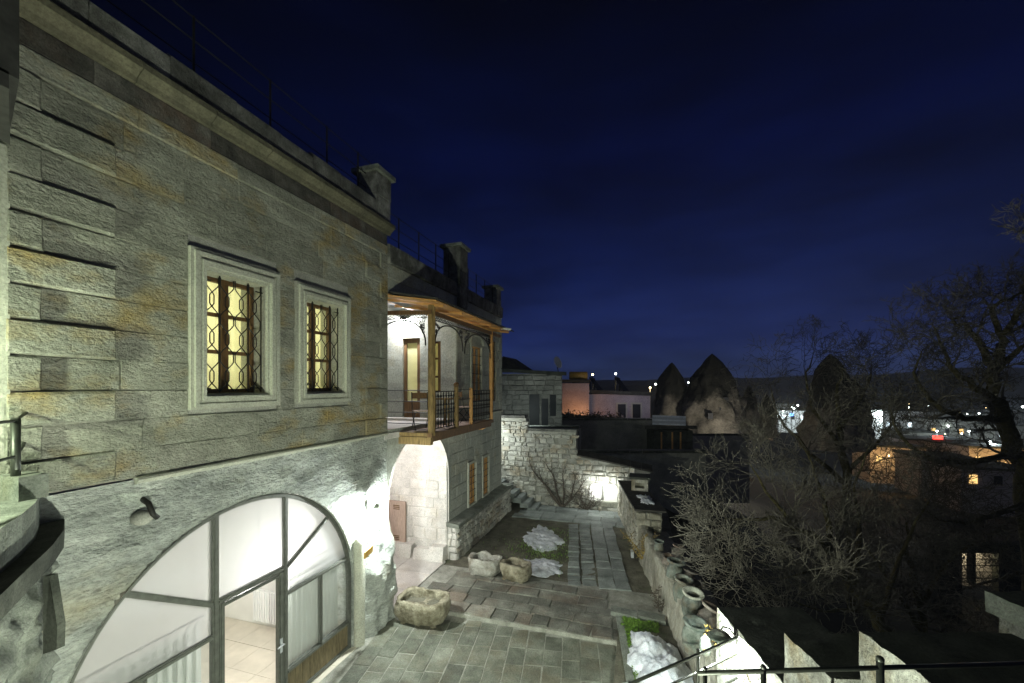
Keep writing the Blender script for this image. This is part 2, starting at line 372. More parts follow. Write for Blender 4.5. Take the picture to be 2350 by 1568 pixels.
# ------------------------------------------------------------ terrain
def terr(x, y):
    d = math.hypot(x, y); a = x/max(y, 1.0)
    t = max(0, min(1, (a+.05)/.35)); t = t*t*(3-2*t)
    near = -1.0*(1-t) + (-4.5)*t
    k = max(0, min(1, (d-18)/180))
    far = near - (1-t)*4*k*2.0 - t*24*k
    if d > 330: far += (d-330)*.035*(.6+.6*t)*min(1, (d-330)/200)
    if d > 330: far += min(1, (d-330)/250)*(fbm((x*.004, y*.004, 0))*16 + 6*t)
    far += fbm((x*.08, y*.08, 3))*.5*min(1, d/25)
    if y < 17.5 and x < 2.0+max(0, (9-y))*.3: far = -.6
    return far
mb = MB(); xs = [-2200,-1500,-1000,-700,-500,-350,-250,-180,-130,-90,-60,-40,-28,-20]+[-14+1.5*i for i in range(30)]+[35,42,50,60,72,88,105,130,160,200,250,320,400,500,650,850,1100,1500,2200]
ysl = [-30,-15,-6]+[-3+1.2*i for i in range(30)]+[36,41,47,54,62,72,84,98,115,135,160,190,225,265,310,365,430,500,590,700,850,1050,1400,1900]
for yy in ysl:
    for xx in xs: mb.v.append((xx, yy, terr(xx, yy)))
nx = len(xs)
for jy in range(len(ysl)-1):
    for i in range(nx-1): mb.f.append((jy*nx+i, jy*nx+i+1, (jy+1)*nx+i+1, (jy+1)*nx+i))
struct(mb.build('terrain', M['terrain'], None, True))
# ------------------------------------------------------------ courtyard ground
court = thing('courtyard_ground', (-2.5, 8, 0), None, None); court['kind'] = 'structure'
def flat_grid(poly_x0, x1, y0, y1, z, step, amp, mat, name, parent, zf=None):
    mb = MB(); nx = int((x1-poly_x0)/step)+1; ny = int((y1-y0)/step)+1
    for j in range(ny+1):
        for i in range(nx+1):
            x = poly_x0+(x1-poly_x0)*i/nx; y = y0+(y1-y0)*j/ny
            mb.v.append((x, y, z+amp*fbm((x*2.2, y*2.2, z))+(zf(x, y) if zf else 0)))
    for j in range(ny):
        for i in range(nx): k = j*(nx+1)+i; mb.f.append((k, k+1, k+nx+2, k+nx+1))
    return mb.build(name, mat, parent, True)
lower_bed = MB().box(-5.6, 1.6, .5, 8.10, -.5, -.007).build('bed', M['jointlight'], court)
MB().box(-9.5, 1.6, 8.105, 10.2, -.5, .066).build('bed', M['jointlight'], court)
flat_grid(-5.3, 1.0, 10.2, 17, .045, .12, .035, M['dirt'], 'dirt', court)
RA = math.radians(9); du = Vector((math.cos(RA), math.sin(RA), 0)); dv = Vector((-math.sin(RA), math.cos(RA), 0))
def pav(parent, o, w, l, h, mat, rnd, U=du, V=dv, jit=.008, name='paver'):
    o = Vector(o); z = Vector((0,0,1))
    mb = block_mesh(o, Vector(U), Vector(V), z, w, l, h, .007, jit, mat, rnd)
    return mb.build(name, mat, parent)
rp = random.Random(5)
# lower terrace: columns of slabs along dv
for c in range(-14, 10):
    w_ = .335; t = -3.6+rp.uniform(0, .4)
    while t < 5.2:
        L = rp.uniform(.36, .66)
        o = Vector((-2.0, 5.0, 0))+du*(c*w_)+dv*t; cen = o+du*w_/2+dv*L/2
        if cen.y < 8.1-L/2-.02 and cen.y > 3.6 and -5.15 < cen.x-w_/2 and cen.x < min(1.0, 1.2-.18*(cen.y-5.5)) and not (cen.x > -.55 and cen.y > 5.2):
            pav(court, o+Vector((.006, .006, rp.uniform(-.004, .004))), w_-.014, L-.014, .05, M['paver'], rp)
        elif 8.1-L-.25 < cen.y < 8.1-L/2+.4 and -5.1 < cen.x < -.5:
            L2 = (8.09-o.y-.3*du.y)/dv.y
            if L2 > .1: pav(court, o+Vector((.006, .006, 0)), w_-.014, L2-.014, .05, M['paver'], rp)
        t += L
# step edge and upper rows along X
y0 = 8.12
for r, dpt in enumerate((.40, .36, .34, .38, .36)):
    x = -5.15+rp.uniform(0, .4)
    if r >= 3: x = -4.6
    while x < (.2 if r < 3 else -.4)-.1*r:
        L = rp.uniform(.40, .95)
        if r == 0: L = rp.uniform(.34, .6)
        pav(court, (x+.006, y0+.006, .085+rp.uniform(-.012, .008)+(0 if r else .0)), L-.014, dpt-.014, .12, M['paver2'], rp, (1, 0, 0), (0, 1, 0), .018)
        x += L
    y0 += dpt
# stone path
for c, (w_, mt) in enumerate(((.36, 'paver3'), (.40, 'paver3'), (.40, 'paver3'), (.36, 'paver3'))):
    off = sum((.36, .40, .40, .36)[:c]); t = rp.uniform(-.2, .1)
    while t < 4.5:
        L = rp.uniform(.22, .42) if c < 2 else rp.uniform(.45, .9)
        o = Vector((-1.70, 10.05, .07))+du*off+dv*t
        gp = .05 if c < 2 else .02
        pav(court, o+Vector((0, 0, rp.uniform(-.012, .012))), w_-gp, L-gp, .06, M[mt], rp, du, dv, .02)
        t += L
# pale paving at the back
for r in range(4):
    x = -4.6+.1*r
    while x < -.75:
        L = rp.uniform(.6, 1.3)
        pav(court, (x, 14.75+r*.43, .075), L-.02, .41, .05, M['paver3'], rp, (1, 0, 0), (0, 1, 0), .012); x += L
# passage floor slabs
for r in range(3):
    for k in range(3):
        pav(court, (-8.3+k*1.05, 7.8+r*.86, .095), 1.04, .85, .05, M['inner'], rp, (1, 0, 0), (0, 1, 0), .003)
# snow patches
def snow(cx, cy, rx, ry, h, seed, rot=0, name='snow', z0=.05, rough=.3):
    mb = MB(); n = 72; m = 26; mb.v.append((cx, cy, z0+h*.8))
    for k in range(1, m+1):
        for i in range(n):
            a = 2*math.pi*i/n; q = k/m
            e = 1+rough*(fbm((math.cos(a)*1.3+seed, math.sin(a)*1.3, seed), 2)*.9+fbm((math.cos(a)*5+seed, math.sin(a)*5, seed), 4)*.8*q)
            x = rx*q*e*math.cos(a); y = ry*q*e*math.sin(a)
            X = cx+x*math.cos(rot)-y*math.sin(rot); Y = cy+x*math.sin(rot)+y*math.cos(rot)
            z = z0+h*max(0, 1-q**2.4)*(.85+.6*fbm((X*1.9, Y*1.9, seed), 3))-(.06 if k == m else 0)+(.02+.10*h)*fbm((X*7, Y*7, 0), 4)
            mb.v.append((X, Y, z))
    for i in range(n): mb.f.append((0, 1+i, 1+(i+1) % n))
    for k in range(m-1):
        for i in range(n):
            j = (i+1) % n; mb.f.append((1+k*n+i, 1+(k+1)*n+i, 1+(k+1)*n+j, 1+k*n+j))
    return mb.build(name, M['snow'], None, True)
for args, lb in (((-3.0, 13.0, .62, 1.05, .09, 1.3, .35), 'ragged melting snow patch on dirt near the back steps'), ((-2.65, 10.85, .75, .52, .10, 4.1, .1), 'smooth snow patch on dirt behind the two stone troughs')):
    tag(snow(*args, name='snow_patch', rough=.3), lb, 'snow')
tag(snow(.30, 7.40, .52, 1.02, .30, 7.7, .16, 'snow_heap', .12, .22), 'large snow heap lying on the kerbed planter bed', 'snow')
tag(snow(.15, 6.3, .75, .75, .24, 2.2, .1, 'snow_heap', .12, .2), 'lower snow heap in the planter under the iron stair rails', 'snow')
# planter
pl = thing('planter_bed', (-.1, 7.5, 0), 'low stone kerbed planter bed with green ground cover along retaining wall', 'planter')
for k, (a, b) in enumerate(((9.22, 9.0), (8.9, 8.2), (8.2, 7.4), (7.4, 6.5), (6.5, 5.4))):
    if k == 0: continue
    xa = -.53+.14*(9.2-a); xb = -.53+.14*(9.2-b)
    MB().prism([(xa, a, -.05), (xa+.14, a, -.05), (xb+.14, b+.012, -.05), (xb, b+.012, -.05)], (0, 0, .19)).build('kerb_stone', M['cap'], pl)
for k in range(2):
    MB().prism([(-.60+.55*k, 8.96, -.05), (-.06+.55*k, 8.90-.02, -.05), (-.06+.55*k, 9.14, -.05), (-.60+.55*k, 9.2, -.05)], (0, 0, .23)).build('kerb_stone', M['cap'], pl)
MB().box(-.42, .9, 5.4, 8.9, -.05, .10).build('soil', M['dirt'], pl)
mb = MB()
for i in range(4200):
    y = rp.uniform(5.4, 8.88); x = -.40+.14*(9.2-y)+abs(rp.gauss(0, .16))
    if rp.random() < .3: x = rp.uniform(-.38, .35); y = rp.uniform(8.55, 8.88)
    p = Vector((x, y, .10+rp.uniform(0, .06))); a = rp.uniform(0, 6.28); s_ = rp.uniform(.012, .028)
    d1 = Vector((math.cos(a), math.sin(a), rp.uniform(-.2, .9)))*s_; d2 = Vector((-math.sin(a), math.cos(a), rp.uniform(-.2, .5)))*s_*.6
    mb.quad(p-d1, p-d2, p+d1, p+d2)
o = mb.build('ground_cover', M['leaf'], pl); o['kind'] = 'stuff'
# grass tufts on the dirt
mb = MB()
for i in range(900):
    x = rp.gauss(-2.8, .55); y = rp.gauss(12.0, .5) if i % 2 else rp.uniform(10.4, 14)
    if x < -4.7 or x > -1.9: continue
    p = Vector((x, y, .05)); a = rp.uniform(0, 6.28); d1 = Vector((math.cos(a), math.sin(a), 0))*.012
    mb.poly([p-d1, p+d1, p+Vector((rp.gauss(0, .02), rp.gauss(0, .02), rp.uniform(.03, .08)))])
tag(mb.build('grass', M['leaf']), 'thin green grass on the dirt between the snow patches', 'grass', kind='stuff')
# ============================================================ MAIN BUILDING
WX = -5.2
bld = thing('stone_building', (WX-2, 7, 0), 'large two storey stone house with arched glass gate and grilled windows', 'building')
Y0, Y1 = 2.05, 7.65
ZS = 3.96; CH = .315
H1 = (3.78, 4.66, 4.85, 6.40); H2 = (5.38, 6.25, 4.85, 6.38)
F1 = (3.58, 4.87, 4.66, 6.64); F2 = (5.18, 6.45, 4.66, 6.60)
slab_with_holes(WX-.5, WX-.03, -1.5, Y1-.02, ZS, 8.42, [H1, H2]).build('wall', M['mortar'], bld)
courses = [(i*CH, (i+1)*CH) for i in range(12)]
holes = [(a-Y0, b-Y0, c-ZS, d-ZS) for (a, b, c, d) in (F1, F2)]
rb = random.Random(21)
# quoins: alternate long and short at both ends
for i, (v0, v1) in enumerate(courses):
    lng = (i % 2 == 0)
    lw = .80 if lng else .25; rw = .72 if lng else .25
    if i >= 11: lw = rw = .25
    lay(bld, (WX, Y0, ZS), (0, 1, 0), (0, 0, 1), (1, 0, 0), lw, [(v0, v1)], 5, M['ashlar'], gap=.006, cham=.022, jit=.009, rnd=rb, proud=.048)
    lay(bld, (WX, Y1-rw, ZS), (0, 1, 0), (0, 0, 1), (1, 0, 0), rw, [(v0, v1)], 5, M['ashlar'], gap=.006, cham=.010, jit=.003, rnd=rb, proud=.03)
    hh = [(h[0]-lw, h[1]-lw, h[2], h[3]) for h in holes]
    lay(bld, (WX, Y0+lw, ZS), (0, 1, 0), (0, 0, 1), (1, 0, 0), Y1-Y0-lw-rw, [(v0, v1)], .78, M['ashlar'], gap=.004, cham=.005, jit=.005, holes=hh, rnd=rb)
# band, frieze, cornice, parapet stones
zb = ZS+12*CH
lay(bld, (WX, Y0, zb), (0, 1, 0), (0, 0, 1), (1, 0, 0), Y1-Y0, [(0, .21)], 1.0, M['ashlar'], gap=.003, cham=.012, jit=.003, rnd=rb, proud=.022)
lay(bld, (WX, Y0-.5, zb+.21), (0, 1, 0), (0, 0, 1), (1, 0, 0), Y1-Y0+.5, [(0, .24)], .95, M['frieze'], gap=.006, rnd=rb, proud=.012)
prof = [(0, 0), (.05, .01), (.07, .06), (.12, .10), (.165, .13), (.165, .20), (.13, .225), (.10, .25), (0, .255)]
yy = 1.0; zc = 8.19
while yy < Y1:
    L = min(rb.uniform(.8, 1.1), Y1+.08-yy)
    if Y1-(yy+L) < .35: L = Y1+.08-yy
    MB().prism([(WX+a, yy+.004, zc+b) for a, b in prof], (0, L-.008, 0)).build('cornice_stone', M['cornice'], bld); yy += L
yy = 1.0
while yy < Y1-.5:
    L = rb.uniform(.6, 1.0); h = rb.uniform(.30, .36)
    mbb = MB(); x0, x1 = WX-.3, WX+.10
    mbb.prism([(x0, yy, 8.43), (x1, yy, 8.43), (x1, yy, 8.43+h-.05), (x1-.06, yy, 8.43+h), (x0, yy, 8.43+h)], (0, min(L, 7.16-yy)-.01 if yy+L > 7.1 else L-.01, 0)).build('parapet_stone', M['parapet'], bld); yy += L
    if yy > 7.1: break
# roof slab
MB().box(-11, WX-.31, 0, Y1, 8.1, 8.42).build('roof', M['parapet'], bld)
MB().box(-11, WX-.5, Y1-.5, Y1-.02, 3.9, 8.1).build('side_wall', M['wall2'], bld)
# string course
for a, b in ((3.02, 4.5), (4.5, 6.1), (6.1, 7.62)):
    MB().prism([(WX-.02, a+.004, ZS-.075), (WX+.05, a+.004, ZS-.06), (WX+.075, a+.004, ZS-.02), (WX+.06, a+.004, ZS), (WX-.02, a+.004, ZS+.01)], (0, b-a-.008, 0)).build('string_course', M['trim'], bld)
# ---- rock base with arch
AC = (4.43, 1.25); AR = 2.13
def grid_rock(name, y0, y1, z0, z1, inside, proj, dispf, mat, step=.06):
    mb = MB(); ny = int((y1-y0)/step); nz = int((z1-z0)/step); idx = {}
    def vid(i, k):
        if (i, k) in idx: return idx[(i, k)]
        y = y0+(y1-y0)*i/ny; z = z0+(z1-z0)*k/nz
        if inside(y, z): y, z = proj(y, z)
        mb.v.append((WX+dispf(y, z), y, z)); idx[(i, k)] = len(mb.v)-1; return idx[(i, k)]
    for i in range(ny):
        for k in range(nz):
            cs = [(i, k), (i+1, k), (i+1, k+1), (i, k+1)]
            ins = [inside(y0+(y1-y0)*a/ny, z0+(z1-z0)*b/nz) for a, b in cs]
            if sum(ins) >= 3: continue
            if sum(ins) == 4: continue
            mb.f.append(tuple(vid(a, b) for a, b in cs))
    return mb.build(name, mat, bld, True)
def in_arch(y, z):
    if z < AC[1]: return abs(y-AC[0]) < AR
    return math.hypot(y-AC[0], z-AC[1]) < AR
def pr_arch(y, z):
    if z < AC[1]: return AC[0]+math.copysign(AR, y-AC[0]), z
    d = math.hypot(y-AC[0], z-AC[1]) or 1; return AC[0]+(y-AC[0])/d*AR, AC[1]+(z-AC[1])/d*AR
def sm(a, b, x):
    t = max(0, min(1, (x-a)/(b-a))); return t*t*(3-2*t)
def rock_d(y, z):
    d = .030*fbm((y*1.3, z*2.6, 1.1), 5)+.018*fbm((y*4, z*8, 5.1), 4)
    d += .05*math.exp(-((z-3.05-.06*y)/.12)**2)*(1-sm(3.0, 5.0, y))
    if z < 2.1: d += .20*sm(6.78, 7.05, y)*(1-sm(1.2, 2.1, z)*.8)*(1+.6*fbm((y*3, z*2.2, 9), 3))
    e = abs((math.hypot(y-AC[0], z-AC[1]) if z > AC[1] else abs(y-AC[0]))-AR)
    d *= min(1, .15+e/.30)
    if z > 3.7: d *= max(0, (3.97-z)/.27)
    return d
grid_rock('rock_base', 1.2, Y1, -.15, ZS-.02, in_arch, pr_arch, rock_d, M['rock'], .05)
# reveal of the arch
mb = MB(); arc = [(AC[0]-AR, -.1)]+[(AC[0]+AR*math.cos(math.pi-math.pi*k/40), AC[1]+AR*math.sin(math.pi*k/40)) for k in range(41)]+[(AC[0]+AR, -.1)]
for k in range(len(arc)-1):
    (a, b), (c, d) = arc[k], arc[k+1]; mb.quad((WX+.02, a, b), (WX+.02, c, d), (WX-.5, c, d), (WX-.5, a, b))
mb.build('arch_reveal', M['rock'], bld, True)
# pale rounded jamb pier right of the gate
mb = MB(); mb.lathe((WX+.03, 6.69, -.02), [(.12, 0), (.12, 1.95), (.10, 2.03), (.05, 2.08), (.001, 2.09)], 14); mb.build('jamb_pier', M['trim'], bld, True)
# ---- gate
gate = part('gate', bld)
GX = WX-.07
def bar(a, b, w_=.07, t=.06, par=gate, name='frame_bar', mt='steel', x=GX):
    (y0_, z0_), (y1_, z1_) = a, b; d = Vector((0, y1_-y0_, z1_-z0_)).normalized(); n = Vector((0, -d.z, d.y))*w_/2
    A = Vector((x-t/2, y0_, z0_)); B = Vector((x-t/2, y1_, z1_))
    mm = MB().prism([A-n, B-n, B+n, A+n], (t, 0, 0)); 
    mm.prism([A-n*.45+Vector((t, 0, 0)), B-n*.45+Vector((t, 0, 0)), B+n*.45+Vector((t, 0, 0)), A+n*.45+Vector((t, 0, 0))], (.014, 0, 0))
    return mm.build(name, M[mt], par)
def onarc(y): return AC[1]+math.sqrt(max(0, AR**2-(y-AC[0])**2))
RI = AR-.035
mb = MB(); arc2 = [(AC[0]-RI, -.0)]+[(AC[0]+RI*math.cos(math.pi-math.pi*k/48), AC[1]+RI*math.sin(math.pi*k/48)) for k in range(49)]+[(AC[0]+RI, 0)]
for rr, xx, hh in ((.035, GX, .035), (.018, GX+.035, .012)):
    i0 = len(mb.v)
    for (y, z) in arc2:
        dy, dz = (y-AC[0], max(0, z-AC[1])); l = math.hypot(dy, dz); dy /= l; dz /= l
        for sx, sr in ((-hh, -rr), (hh, -rr), (hh, rr), (-hh, rr)): mb.v.append((xx+sx, y+dy*sr, z+dz*sr))
    for k in range(len(arc2)-1):
        for j in range(4): mb.f.append((i0+k*4+j, i0+k*4+(j+1) % 4, i0+(k+1)*4+(j+1) % 4, i0+(k+1)*4+j))
mb.build('arch_frame', M['steel'], gate)
YL, YR, ZT, ZM, ZL = 3.95, 5.05, 2.14, 1.72, .50
bar((YL, 0), (YL, onarc(YL)-.03), .085); bar((YR, 0), (YR, onarc(YR)-.03), .085)
bar((YL+.04, ZT), (YR-.04, ZT), .07)
dl = (2.96, 2.74); bar((YL-.04, ZT), dl, .07); bar((YR+.04, ZT), (6.0, 2.66), .06)
bar((AC[0]-RI+.03, ZM), (YL-.04, ZM), .06); bar((YR+.04, ZM), (AC[0]+RI-.03, ZM), .06)
bar((5.80, ZL), (5.80, ZM-.03), .05); bar((YR+.04, ZL), (AC[0]+RI-.03, ZL), .07); bar((YR+.04, .04), (AC[0]+RI-.03, .04), .06)
bar((2.9, ZL), (YL-.04, ZL), .06); bar((3.15, ZL), (3.15, ZM-.03), .05)
def clip(poly, a, b):      # keep the left side of a->b
    out = []
    def sd(p): return (b[0]-a[0])*(p[1]-a[1])-(b[1]-a[1])*(p[0]-a[0])
    for i in range(len(poly)):
        p, q = poly[i], poly[(i+1) % len(poly)]; s, t = sd(p), sd(q)
        if s >= 0: out.append(p)
        if (s >= 0) != (t >= 0):
            k = s/(s-t); out.append((p[0]+(q[0]-p[0])*k, p[1]+(q[1]-p[1])*k))
    return out
full = [(AC[0]+(RI-.02)*math.cos(math.pi*k/48), AC[1]+(RI-.02)*math.sin(math.pi*k/48)) for k in range(49)]+[(AC[0]-RI+.02, .02), (AC[0]+RI-.02, .02)]
def pane(cl, mt, name='pane'):
    p = full
    for a, b in cl: p = clip(p, a, b)
    MB().prism([(GX-.006, y, z) for y, z in p], (.008, 0, 0)).build(name, M[mt], gate)
pane([((YL, 5), (YL, 0)), ((YL, ZT), dl)][::1] if False else [((YL-.03, 0), (YL-.03, 5)), (dl, (YL, ZT+.02))], 'frost')
pane([((YL-.03, 0), (YL-.03, 5)), ((YL, ZT-.02), (dl[0]-.5, dl[1]+.30-.02)), ((0, ZM+.02), (9, ZM+.02))], 'frost')
pane([((YL+.03, 5), (YL+.03, 0)), ((YR-.03, 0), (YR-.03, 5)), ((0, ZT+.02), (9, ZT+.02))], 'frost')
pane([((YR+.03, 5), (YR+.03, 0)), ((YR, ZT+.02), (6.0, 2.68))], 'frost')
pane([((YR+.03, 5), (YR+.03, 0)), ((6.0, 2.64), (YR, ZT-.02)), ((0, ZM+.02), (9, ZM+.02))], 'frost')
pane([((YL-.03, 0), (YL-.03, 5)), ((9, ZM-.02), (0, ZM-.02)), ((0, .03), (9, .03))], 'clear')
pane([((YR+.03, 5), (YR+.03, 0)), ((9, ZM-.02), (0, ZM-.02)), ((0, ZL+.02), (9, ZL+.02)), ((5.79, 0), (5.79, 5))], 'clear')
pane([((5.81, 5), (5.81, 0)), ((9, ZM-.02), (0, ZM-.02)), ((0, ZL+.02), (9, ZL+.02))], 'clear')
for k in range(9):
    ya = 5.10+k*.154; MB().box(GX-.012, GX+.012, ya, ya+.146, .07, ZL-.035).build('panel_board', M['greywood'], gate)
# door leaf
bar((YL+.085, 0.02), (YL+.085, ZT-.04), .07); bar((YR-.085, .02), (YR-.085, ZT-.04), .09); bar((YL+.12, ZT-.075), (YR-.13, ZT-.075), .05)
MB().tube([(GX+.05, YR-.09, 1.02), (GX+.10, YR-.09, 1.02), (GX+.10, YR-.21, 1.02)], .011, 6).build('door_handle', M['metalpale'], gate)
MB().box(GX+.032, GX+.045, YR-.11, YR-.07, .88, 1.1).build('lock_plate', M['metalpale'], gate)
# ---- gate room
room = part('gate_room', bld)
RX0, RX1, RY0, RY1, RZ = -8.6, WX-.5, 1.9, 6.62, 3.75
mb = MB()
mb.quad((RX0, RY0, 0), (RX0, RY1, 0), (RX0, RY1, RZ), (RX0, RY0, RZ)); mb.quad((RX0, RY1, 0), (RX1+.3, RY1, 0), (RX1+.3, RY1, RZ), (RX0, RY1, RZ))
mb.quad((RX0, RY0, 0), (RX1+.3, RY0, 0), (RX1+.3, RY0, RZ), (RX0, RY0, RZ)); mb.quad((RX0, RY0, RZ), (RX1+.2, RY0, RZ), (RX1+.2, RY1, RZ), (RX0, RY1, RZ))
mb.build('room_wall', M['white'], room)
MB().box(RX0, RX1+.4, RY0, RY1, -.2, -.03).build('room_floor', M['white'], room)
for i in range(6):
    for k in range(8):
        MB().box(RX0+i*.58, RX0+i*.58+.574, RY0+k*.59, RY0+k*.59+.584, -.03, .0+.002*((i*3+k*5) % 3)).build('floor_tile', M['travertine'], room)
for k in range(11):
    xa = -7.6+k*.064; MB().box(xa, xa+.036, RY1-.12, RY1-.03, .14, .76).build('radiator_fin', M['radiator'], room)
def curtain(x, y0, y1, z0, z1, fold, amp, mt, par, seed=0):
    mb = MB(); n = int((y1-y0)/fold*6); m = 5
    for k in range(m+1):
        for i in range(n+1):
            t = i/n; y = y0+(y1-y0)*t
            mb.v.append((x+amp*math.sin(t*(y1-y0)/fold*6.283+seed+.5*fbm((y*3, k*.3, seed)))+.3*amp*fbm((y*8, k*.6, seed)), y, z0+(z1-z0)*k/m))
    for k in range(m):
        for i in range(n): q = k*(n+1)+i; mb.f.append((q, q+1, q+n+2, q+n+1))
    return mb.build('curtain', M[mt], par, True)
curtain(WX-.25, 2.35, 3.90, .03, 1.88, .11, .03, 'curtain', room); curtain(WX-.25, 5.12, 6.42, .03, 1.88, .11, .03, 'curtain', room, 2)
mb = MB(); mb.tube([(WX-.25, 2.3, 1.95), (WX-.25, 3.95, 1.95)], .014, 6); mb.tube([(WX-.25, 5.05, 1.95), (WX-.25, 6.5, 1.95)], .014, 6)
mb.build('curtain_rail', M['iron'], room)
for k in range(24):
    y = 2.36+k*.125 if k < 13 else 5.14+(k-13)*.12
    MB().tube([(WX-.25, y, 1.87), (WX-.25, y, 1.965)], .008, 4).build('curtain_ring', M['iron'], room)
mb = MB(); mb.sphere((-6.0, 5.24, 2.22), .10, 12, 8); mb.build('ceiling_lamp', M['lampglow'], room, True); MB().tube([(-6.0, 5.24, 2.3), (-6.0, 5.24, 3.74)], .008, 5).build('lamp_cord', M['iron'], room)
lamp('room_light', (-6.06, 5.0, 2.15), 66, (1, .97, .92), room, .12)
# ---- upper windows
def window(F_, H_, name='window'):
    wd = part(name, bld)
    y0_, y1_, z0_, z1_ = F_; a, b, c, d = H_
    steps = [((y0_, y1_, z0_, z1_), .045), ((y0_+.04, y1_-.04, z0_+.03, z1_-.04), .075), ((y0_+.085, y1_-.085, z0_+.07, z1_-.09), .05), ((y0_+.12, y1_-.12, z0_+.10, z1_-.13), .085), ((a-.035, b+.035, c-.03, d+.04), .035)]
    for k in range(len(steps)):
        (p, q, r, s), h = steps[k]; inner = steps[k+1][0] if k+1 < len(steps) else H_
        mm = MB()
        P4 = [(p, r), (q, r), (q, s), (p, s)]; I4 = [(inner[0], inner[2]), (inner[1], inner[2]), (inner[1], inner[3]), (inner[0], inner[3])]
        for e in range(4):
            f = (e+1) % 4
            mm.prism([(WX-.08, *P4[e]), (WX-.08, *P4[f]), (WX-.08, *I4[f]), (WX-.08, *I4[e])], (h+.08, 0, 0))
        mm.build('moulding', M['trim'], wd)
    # reveal
    mm = MB()
    e_ = .005; ra, rb_, rc, rd = a+e_, b-e_, c+e_, d-e_
    for (A, B) in (((ra, rc), (rb_, rc)), ((rb_, rc), (rb_, rd)), ((rb_, rd), (ra, rd)), ((ra, rd), (ra, rc))):
        mm.quad((WX+.02, *A), (WX+.02, *B), (WX-.5, *B), (WX-.5, *A))
    mm.build('reveal', M['trim'], wd)
    X = WX-.26
    def bb(ya, yb, za, zb, t=.05, nm='casement_bar'): MB().box(X-t/2, X+t/2, ya, yb, za, zb).build(nm, M['wood'], wd)
    bb(a, a+.06, c, d, .07); bb(b-.06, b, c, d, .07); bb(a+.06, b-.06, c, c+.06, .07); bb(a+.06, b-.06, d-.06, d, .07)
    my = (a+b)/2; bb(my-.05, my+.05, c+.06, d-.06, .06)
    for zz in (c+(d-c)*.36, c+(d-c)*.68):
        bb(a+.06, my-.05, zz-.025, zz+.025, .045); bb(my+.05, b-.06, zz-.025, zz+.025, .045)
    MB().box(X-.004, X+.004, a+.05, b-.05, c+.05, d-.05).build('pane', M['clear'], wd)
    # grille
    gx = WX-.06; n = 3; wv = (b-a)/4
    for k in range(5):
        y = a+.03+k*(b-a-.06)/4
        if k % 2 == 1 or k in (0, 4):
            MB().tube([(gx, y, c+.01), (gx, y, d-.01)], .009, 6).build('bar', M['iron'], wd)
    per = (d-c-.06)/3
    for cc in (a+.03+(b-a-.06)*k/4 for k in (0, 1, 2, 3, 4)):
        for sg in (-1, 1):
            if (cc < a+.1 and sg < 0) or (cc > b-.1 and sg > 0): continue
            ph = 0
            pts = []
            for i in range(43):
                z = c+.03+(d-c-.06)*i/42; s_ = math.sin((z-c-.03)/per*math.pi*2-.9)
                pts.append((gx+.012*sg, cc+sg*(wv*.28+wv*.27*max(-1, min(1, 1.35*s_))), z))
            MB().tube(pts, .0075, 5).build('scroll_bar', M['iron'], wd)
    for zz in (c+.07, d-.1):
        for ya in (a+.0, b-.12): MB().tube([(gx, ya, zz), (gx, ya+.12, zz)], .008, 5).build('bar', M['iron'], wd)
    # lit room behind
    rx = WX-.52; mm = MB(); x1 = rx-1.9; yy0, yy1, zz0, zz1 = a-.18, b+.18, c-.25, d+.3
    mm.quad((x1, yy0, zz0), (x1, yy1, zz0), (x1, yy1, zz1), (x1, yy0, zz1)); mm.quad((rx, yy0, zz0), (rx, yy0, zz1), (x1, yy0, zz1), (x1, yy0, zz0)); mm.quad((rx, yy1, zz0), (rx, yy1, zz1), (x1, yy1, zz1), (x1, yy1, zz0))
    mm.quad((rx, yy0, zz0), (rx, yy1, zz0), (x1, yy1, zz0), (x1, yy0, zz0)); mm.quad((rx, yy0, zz1), (rx, yy1, zz1), (x1, yy1, zz1), (x1, yy0, zz1))
    mm.build('room_wall', M['white'], wd)
    cu = curtain(WX-.46, a-.02, b+.02, c-.0, d+.02, .12, .018, 'ycurtain', wd, 1.3)
    lamp('window_room_light', (rx-.9, (a+b)/2, (c+d)/2+.2), 24, (1, .94, .66), wd, .12)
    return wd
window(F1, H1); window(F2, H2)
# small cut pipe sticking out of the wall
pp = CAM+ray(333, 1180)*(5.14/abs(ray(333, 1180).x))
MB().tube([pp+Vector((-.05, 0, .16)), pp+Vector((.05, 0, .12)), pp+Vector((.09, .02, .0)), pp+Vector((.10, .06, -.05))], .028, 8).build('wall_pipe', M['iron'], bld, True)
MB().sphere(pp+Vector((.0, -.03, -.03)), .10, 12, 8, .8).build('mortar_patch', M['mortar'], bld, True)
# ============================================================ PASSAGE + SECOND FACADE
AC2 = (9.15, 2.35); AR2 = 1.47
def in2(y, z):
    if z < AC2[1]: return abs(y-AC2[0]) < AR2
    return math.hypot(y-AC2[0], z-AC2[1]) < AR2
def pr2(y, z):
    if z < AC2[1]: return AC2[0]+math.copysign(AR2, y-AC2[0]), z
    d = math.hypot(y-AC2[0], z-AC2[1]) or 1; return AC2[0]+(y-AC2[0])/d*AR2, AC2[1]+(z-AC2[1])/d*AR2
def d2(y, z):
    if y > 10.2: return .006*fbm((y*2, z*2, 0))
    k = 1 if y < 9 else 0
    r = .04*fbm((y*1.7, z*1.7, 2))*(.3+.7*k)
    if y < 7.72: return rock_d(7.65, z)
    if z > 3.8: r *= (4-z)*5
    return r
grid_rock('arch_wall', Y1, 10.75, -.1, 4.0, in2, pr2, d2, M['wall2'], .06)
mb = MB(); arc = [(AC2[0]-AR2, -.1)]+[(AC2[0]+AR2*math.cos(math.pi-math.pi*k/30), AC2[1]+AR2*math.sin(math.pi*k/30)) for k in range(31)]+[(AC2[0]+AR2, -.1)]
